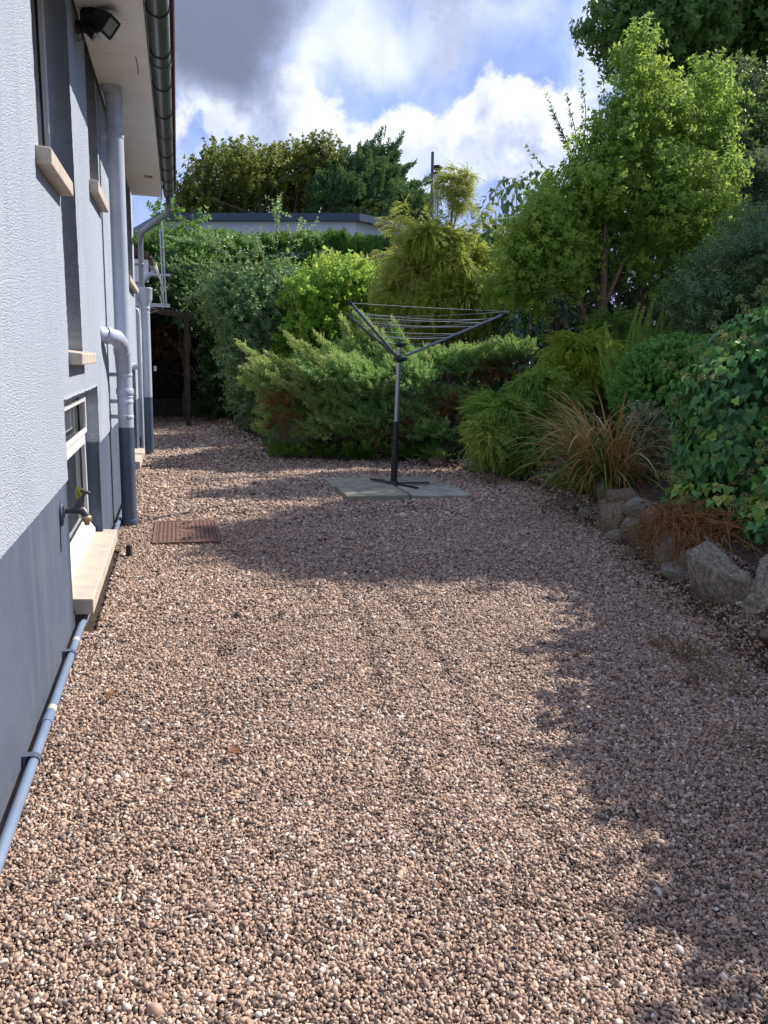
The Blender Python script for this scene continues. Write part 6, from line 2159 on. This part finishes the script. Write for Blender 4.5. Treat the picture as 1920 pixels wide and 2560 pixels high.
BM = []
for k in range(14):
    r = np.random.default_rng(700 + k)
    v, f, lv = blade_mesh(r, 1.0, r.uniform(.015, .025), r.uniform(.9, 2.3), (.72, .85, .6, .12, .5, .78, .2, .66, .9, .05, .7, .8, .3, .62)[k])
    BM.append(raw_mesh('blade', v, f, L_BLADE, lv, smooth=True))
for i in range(300):
    a = rg.normal(PI * 1.08, 1.05) if i < 240 else rg.uniform(0, 2 * PI)
    lean_ = abs(rg.normal(.16, .20))
    L = rg.uniform(.6, 1.15) * (1.0 if lean_ < .7 else .8)
    k = rg.integers(0, 14)
    if i % 5 == 0:                       # green outer leaves hang down over the stones
        k = (3, 6, 9, 12)[rg.integers(0, 4)]
        a, lean_, L = rg.normal(PI * 1.18, .6), rg.uniform(.45, .95), rg.uniform(.75, 1.1)
    M = (Matrix.Translation((rg.normal() * .10, rg.normal() * .12, rg.uniform(-.05, .05))) @ Matrix.Rotation(a - PI / 2, 4, 'Z') @ Matrix.Rotation(-lean_, 4, 'X') @ Matrix.Rotation(rg.normal() * .3, 4, 'Z') @ Matrix.Scale(L, 4))
    place('blade', BM[k], t, M)
vv, ff, ll = [], [], []
for i in range(420):
    a = rg.uniform(0, 2 * PI)
    v, f, lv = blade_mesh(rg, rg.uniform(.3, .75), .010, rg.uniform(1.5, 3), rg.uniform(.0, .8))
    M = Matrix.Translation((rg.normal() * .10, rg.normal() * .12, -.05)) @ Matrix.Rotation(a, 4, 'Z') @ Matrix.Rotation(-abs(rg.normal(.3, .3)), 4, 'X')
    A_ = np.array(M)
    vv.append(v @ A_[:3, :3].T + A_[:3, 3]); ff.append(f); ll.append(lv)
v, f, lv = cat(list(zip(vv, ff, ll)))
place('inner_blades', raw_mesh('inner_blades', v, f, L_BLADE, lv), t, kind='stuff')

# ---- ivy
rg = np.random.default_rng(23)
IV = [(4.22, 4.6, 1.13, 0.37, .5, 0.41), (4.58, 4.78, 1.47, 0.33, .5, 0.31), (4.33, 4.46, 0.78, 0.48, .5, 0.36), (4.30, 4.78, 0.70, 0.31, .4, 0.32), (4.62, 4.42, 0.50, 0.45, .5, 0.32), (4.36, 4.5, 0.48, 0.34, .45, 0.22), (4.08, 4.73, 0.90, 0.15, .2, 0.17), (4.75, 4.3, 1.3, .45, .6, .5), (4.75, 3.9, .85, .7, .6, .6),
      (4.32, 3.75, .62, .48, .4, .34), (4.05, 4.45, .40, .28, .4, .22), (4.05, 3.7, .42, .32, .4, .22), (4.95, 4.7, 1.65, .4, .5, .35), (5.3, 4.4, 1.7, .7, .7, .5)]
t = thing('ivy', 'big mound of glossy green ivy in flower on the right above the stone edging', 'ivy', (4.6, 4.4, .3))
P, N_, Dr = pts_lobes(rg, [(l[0] + .09,) + tuple(l[1:]) for l in IV], 8600, ext=.0, inner=0.86, gap=0.05, gs=5, seed=98, up=0, jit=.2, power=3)
keep = (P[:, 0] < 6.2)
P, N_ = P[keep], N_[keep]
Z = N_ + np.array((0, 0, .35)) + rg.normal(size=P.shape) * .38
Y = np.array((0, 0, -1.0)) + N_ * .35 + rg.normal(size=P.shape) * .38
Yn = Y / np.linalg.norm(Y, axis=1, keepdims=True)
Xn = np.cross(Yn, Z)
Xn /= np.linalg.norm(Xn, axis=1, keepdims=True)
Zn = np.cross(Xn, Yn)
siz = rg.uniform(.034, .078, len(P)) * np.where(P[:, 2] < .9, 1.08, .9)
IVV = np.array([(0, 0, 0), (-.38, -.10, .05), (-.55, .25, .08), (-.30, .42, .03), (-.26, .62, .02), (0, 1.0, -.12), (.26, .62, .02), (.30, .42, .03), (.55, .25, .08), (.38, -.10, .05), (0, .4, -.03)])
IVF = np.array([(10, 0, 9), (10, 9, 8), (10, 8, 7), (10, 7, 6), (10, 6, 5), (10, 5, 4), (10, 4, 3), (10, 3, 2), (10, 2, 1), (10, 1, 0)])
im = []
for k in range(9):
    r = np.random.default_rng(k)
    v = IVV * (1, 1, 1 + r.normal() * .4) + r.normal(size=IVV.shape) * (.05, .04, .06)
    im.append(raw_mesh('leaf', v, IVF, L_IVY, np.full(11, (.2, .42, .5, .35, .62, .1, .3, .45, .15)[k])))
camv = np.array((-4.0, -4.4, .6))
facing = N_ @ (camv / np.linalg.norm(camv))
score = facing * 1.0 + siz * 8 + rg.random(len(P)) * .5 - (P[:, 0] > 4.9) * 2
order = np.argsort(-score)
for i in order[:300]:
    s = siz[i] * 1.1
    q = P[i] + N_[i] * .02 - OFF[t]
    M = Matrix(np.vstack([np.column_stack([Xn[i] * s, Yn[i] * s, Zn[i] * s, q]), (0, 0, 0, 1)]).tolist())
    place('leaf', im[i % 9], t, M)
rest = order[300:]
tone = np.clip(rg.normal(.33, .17, len(rest)) + .3 * (N_[rest][:, 2] > .35) + .2 * (P[rest][:, 0] < 4.05), 0, 1)  # upward and left-hand leaves lighter: the sunlit side painted into leaf colour
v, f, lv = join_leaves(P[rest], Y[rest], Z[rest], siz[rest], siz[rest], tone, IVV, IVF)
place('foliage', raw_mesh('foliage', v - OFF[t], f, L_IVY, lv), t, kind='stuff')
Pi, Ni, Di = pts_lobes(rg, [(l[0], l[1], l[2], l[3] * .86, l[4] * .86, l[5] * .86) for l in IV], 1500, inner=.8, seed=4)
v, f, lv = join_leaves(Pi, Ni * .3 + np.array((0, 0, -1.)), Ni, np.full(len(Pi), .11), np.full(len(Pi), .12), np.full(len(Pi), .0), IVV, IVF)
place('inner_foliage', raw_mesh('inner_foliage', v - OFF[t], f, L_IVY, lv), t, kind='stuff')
bark(t, 'stem', (4.7, 4.5, .2), [l[:3] for l in IV[:9]], .03, M_BARK, rg)


def flower(r):
    V, F_, L_ = [], [], []
    b = 0
    v8 = np.array([(1, 0, 0), (-1, 0, 0), (0, 1, 0), (0, -1, 0), (0, 0, 1), (0, 0, -1)], float)
    f8 = np.array([(0, 2, 4), (2, 1, 4), (1, 3, 4), (3, 0, 4), (2, 0, 5), (1, 2, 5), (3, 1, 5), (0, 3, 5)])
    sv, sf = stem_strip(.075, .0022)
    V.append(sv); F_.append(sf); L_.append(np.full(4, .3)); b = 4
    for i in range(18):
        a = i * 2.4
        zz = 1 - 2 * (i + .5) / 18 * .85
        d = np.array((math.cos(a) * math.sqrt(max(0, 1 - zz * zz)), math.sin(a) * math.sqrt(max(0, 1 - zz * zz)), zz))
        V.append(v8 * .0042 + d * .016 + np.array((0, 0, .085))); F_.append(f8 + b); L_.append(np.full(6, r.uniform(.3, 1))); b += 6
    return np.concatenate(V), np.concatenate(F_), np.concatenate(L_)


PR['flower'] = twigs(flower, 2, L_FLOWER, 190)
cand = np.where((facing > -.1) & (P[:, 0] < 5.0))[0]
w_ = np.clip(.25 + (N_[cand][:, 2] > .2) * .8 + (N_[cand][:, 0] < -.6) * .5, 0, None)
ch = rg.choice(cand, 320, replace=False, p=w_ / w_.sum())
foliage('flower_heads', 'flower', t, P[ch], N_[ch] + np.array((-.2, -.1, .5)) + rg.normal(size=(320, 3)) * .35, rg, (1.0, 1.6), col=rg.random(320))

# ---- more of the planted bank nearer the camera, just outside the picture on the right
rg = np.random.default_rng(24)
t = thing('laurel_bush', 'dark green bush on the bank continuing the ivy towards the viewer', 'bush', (4.4, 2.3, .3))
P, N_, Dr = pts_lobes(rg, [(4.5, 2.85, 1.32, .6, .6, 1.08), (4.35, 2.0, 1.30, .65, .7, 1.08), (4.3, 1.2, 1.30, .65, .7, 1.05), (4.3, .3, 1.3, .75, .8, 1.05), (4.9, 1.5, 1.7, .7, 1.2, .9), (5.3, 3.6, 1.8, .7, .7, .95), (5.6, 4.4, 1.75, .7, .7, .85)], 9000, inner=.25, gap=.12, seed=3, jit=.5)
foliage('foliage', 'dark', t, P, Dr, rg, (.8, 1.3))
bark(t, 'stem', (4.4, 2.2, .2), [(4.3, 2.7, 1.4), (4.2, 1.8, 1.3), (4.2, 1.0, 1.2)], .03, M_BARK, rg)

rg = np.random.default_rng(44)
t = thing('tall_side_tree', 'tall dense broadleaf tree on the bank beyond the right edge of the picture', 'tree', (9.4, 8.2, .9))
P, N_, Dr = pts_lobes(rg, [(9.3, 7.9, 6.2, 1.5, 1.4, 1.7), (9.8, 7.6, 5.2, 1.2, 1.2, 1.4), (9.4, 8.1, 7.2, 1.0, 1.1, .9), (10.2, 8.4, 4.4, 1.3, 1.5, 1.3)], 5200, inner=.4, gap=.12, gs=1.4, seed=44, up=0, jit=.6, ext=.2)
foliage('crown', 'big', t, P, Dr, rg, (.9, 1.4))
bark(t, 'trunk', (9.5, 8.2, .7), [(9.4, 8.3, 6.5), (9.7, 9.2, 5.6), (9.8, 7.6, 5.3)], .16, M_BARK, rg, n=8)

# ---- dry dead clump and weeds by the stones
rg = np.random.default_rng(25)
t = thing('dead_plant', 'dead brown tangle of dry stalks and leaves hanging below the ivy', 'dead plant', (3.85, 4.35, .1))
mb = MB()
for _ in range(520):
    q = np.array((3.92 + rg.normal() * .12, 4.30 + rg.normal() * .26, .34 + rg.normal() * .08))
    e = np.array((3.66 + rg.normal() * .11, 4.15 + rg.normal() * .30, .04 + abs(rg.normal()) * .16))
    mb.tube([q, (q + e) / 2 + np.array((-.05, -.03, .06)) + rg.normal(size=3) * .03, e], [.003, .0025, .0012], 3, caps=False)
mb.build('stalks', mat("dry_orange_stalk", (.25, .11, .045), .8, .1, var=(.34, .2, .09), vscale=12), t, kind='stuff')
P = np.column_stack([3.76 + rg.normal(size=420) * .12, 4.15 + rg.normal(size=420) * .30, .05 + abs(rg.normal(size=420)) * .15])
v, f, lv = join_leaves(P, rg.normal(size=P.shape), rg.normal(size=P.shape) + np.array((0, 0, 1)), rg.uniform(.03, .065, 420), rg.uniform(.015, .03, 420), rg.random(420))
place('dry_leaves', raw_mesh('dry_leaves', v - OFF[t], f, M_DEADLEAF, lv), t, kind='stuff')

weed_words = ['sparse dry straw weed in the shaded gravel near the big tilted stone', 'straw coloured weed tuft at the right edge of the shaded gravel', 'thin dry weed nearest the viewer in the shaded gravel', 'greenish grass tuft between the stones under the copper grass', 'green and straw grass tuft on the edge above the dead brown plant']
for k, (x, y, n, h, gm) in enumerate([(2.80, 2.95, 70, .12, M_STRAW), (2.72, 2.62, 44, .11, M_STRAW), (2.45, 2.1, 22, .08, M_STRAW), (3.95, 4.85, 46, .24, None), (3.80, 4.55, 40, .20, None)]):
    rr = np.random.default_rng(900 + k)
    z0 = 0.0 if gm is M_STRAW else .12
    vv, ff, ll = [], [], []
    for i in range(n):
        v, f, lv = blade_mesh(rr, h * rr.uniform(.6, 1.3), .004 if gm else .006, rr.uniform(.3, 2.2), .05 if gm is None and rr.random() < .6 else .8)
        M = Matrix.Translation((rr.normal() * .07, rr.normal() * .07, 0)) @ Matrix.Rotation(rr.uniform(0, 6.28), 4, 'Z') @ Matrix.Rotation(-abs(rr.normal(.3, .4)), 4, 'X')
        A_ = np.array(M)
        vv.append(v @ A_[:3, :3].T + A_[:3, 3]); ff.append(f); ll.append(lv)
    v, f, lv = cat(list(zip(vv, ff, ll)))
    place('weed', raw_mesh('weed', v, f, gm or L_BLADE, lv), None, Matrix.Translation((x, y, z0)), label=weed_words[k], category='weed')

# fallen litter and moss where the gravel meets the bank
rg = np.random.default_rng(26)
n = 2600
tt = rg.random(n)
seg = rg.integers(5, len(EDGE) - 3, n)
E_ = np.array(EDGE)
Q = E_[seg] + (E_[seg + 1] - E_[seg]) * tt[:, None] + np.column_stack([-abs(rg.normal(size=n)) * .16 + .03 + (rg.random(n) < .65) * rg.random(n) * .9, rg.normal(size=n) * .05])
P = np.column_stack([Q, np.maximum(bank_z(Q) + .012, .012) + rg.random(n) * .012])
v, f, lv = join_leaves(P, rg.normal(size=P.shape) * (1, 1, .25), np.array((0, 0, 1.0)) + rg.normal(size=P.shape) * .4, rg.uniform(.012, .045, n), rg.uniform(.006, .018, n), rg.random(n))
place('leaf_litter', raw_mesh('leaf_litter', v, f, leaf_mat('dry_litter', [(0, (.06, .035, .02)), (.5, (.20, .10, .045)), (.8, (.30, .20, .10)), (1, (.40, .31, .18))], .1, .85, .1, inst=False, gain=1.0, glow=0.0), lv), kind='stuff')

# ---- trees beyond the neighbour's building
FT = [(1.64, 38.04, 8.22, 1.17, 1.2, 1.03), (2.81, 39.35, 9.62, 1.7, 1.5, 1.24), (4.09, 36.93, 9.4, 1.81, 1.5, 1.09), (6.25, 39.35, 9.91, 1.98, 1.5, 1.36), (7.09, 37.44, 10.11, 1.14, 1, 1.04), (7.4, 37.77, 9.2, 1.5, 1.4, 1.24), (4.47, 38.98, 8.0, 2.91, 1.5, 1.2), (1.26, 37.73, 7.45, 0.8, 1, 0.8), (3, 38.5, 7, 2.5, 1.5, 1), (6, 38.5, 7, 2.5, 1.5, 1.2)]
rg = np.random.default_rng(27)
t = thing('distant_broadleaf_tree', 'wide olive green broadleaf tree rising behind the white flat roofed building', 'tree', (4.2, 38, 0))
P, N_, Dr = pts_lobes(rg, FT, 3000, ext=.5, inner=0.55, gap=0.3, gs=.9, seed=108, up=0.2, jit=0.5)
foliage('crown', 'olive', t, P, Dr, rg, (0.6, 1.05), col=colour_of(rg, P, .7, 6, .22, .42, .28))
pp, dd = [], []
for (x, z) in ((2.9, 10.6), (4.1, 10.5), (6.9, 11.2), (7.4, 11.3), (7.9, 11.0), (2.4, 10.3), (5.4, 10.6), (6.2, 11.0), (1.2, 8.9)):
    for k in range(7):
        pp.append((x + rg.normal() * .12 + .1 * k * rg.choice((-1, 1)) * .3, 37.8, z - .9 + .17 * k)); dd.append((rg.normal() * .5, rg.normal() * .5, 1))
foliage('top_sprays', 'olive', t, np.array(pp), np.array(dd), rg, (.35, .6))
bark(t, 'trunk', (4.2, 38.2, -.1), [l[:3] for l in FT[:6]], .3, M_BARK, rg, n=8)
FC = [(8.92, 37.02, 9.2, 1.75, 1.2, 1.0), (10.09, 37.9, 9.9, 1.0, 1, 0.9), (8.02, 36.29, 8.4, 1.7, 1.2, 0.86), (11.0, 37.9, 8.6, 1.23, 1, 0.8), (11.58, 36.62, 8.0, 0.7, .8, 0.7), (9.5, 37, 7.5, 2.4, 1.2, 1)]
rg = np.random.default_rng(28)
t = thing('distant_conifer', 'dark blue green conifer with ragged upright tips right of the olive tree', 'conifer', (9.6, 37.3, 0))
P, N_, Dr = pts_lobes(rg, FC, 1500, ext=.4, inner=0.5, gap=0.15, gs=1, seed=118, up=0.8, jit=0.4)
cc = colour_of(rg, P, 1, 6, .25, .4, .2)
cc = np.where((P[:, 2] < 8.0) & (rg.random(len(P)) < .35), 1.0, np.minimum(cc, .85))
foliage('crown', 'cyp', t, P, Dr + np.array((.35, 0, .3)), rg, (0.6, 1.0), col=cc)
pp, dd = [], []
for (x0, z0, x1, z1) in ((9.6, 9.9, 9.9, 11.45), (10.0, 10.0, 10.7, 11.3), (10.4, 9.6, 11.4, 10.4), (11.0, 9.0, 12.2, 9.7), (9.0, 9.8, 9.0, 10.8), (11.4, 8.5, 12.5, 8.9), (8.4, 9.5, 8.2, 10.5), (10.2, 9.8, 10.4, 10.9), (11.4, 8.2, 12.3, 8.3), (9.3, 9.9, 9.45, 11.0)):
    for s in np.linspace(0, 1, 7):
        for _ in range(2):
            pp.append((x0 + (x1 - x0) * s + rg.normal() * .08, 37.3, z0 + (z1 - z0) * s)); dd.append((x1 - x0 + rg.normal() * .3, rg.normal() * .3, z1 - z0))
foliage('upright_tip', 'cyp', t, np.array(pp), np.array(dd), rg, (.35, .65), col=np.clip(rg.normal(.5, .15, len(pp)), 0, .85))
bark(t, 'trunk', (9.6, 37.3, -.1), [(9.9, 37.3, 10.8), (8.5, 37, 9), (11, 37.4, 8.8)], .22, M_BARK, rg, n=8)
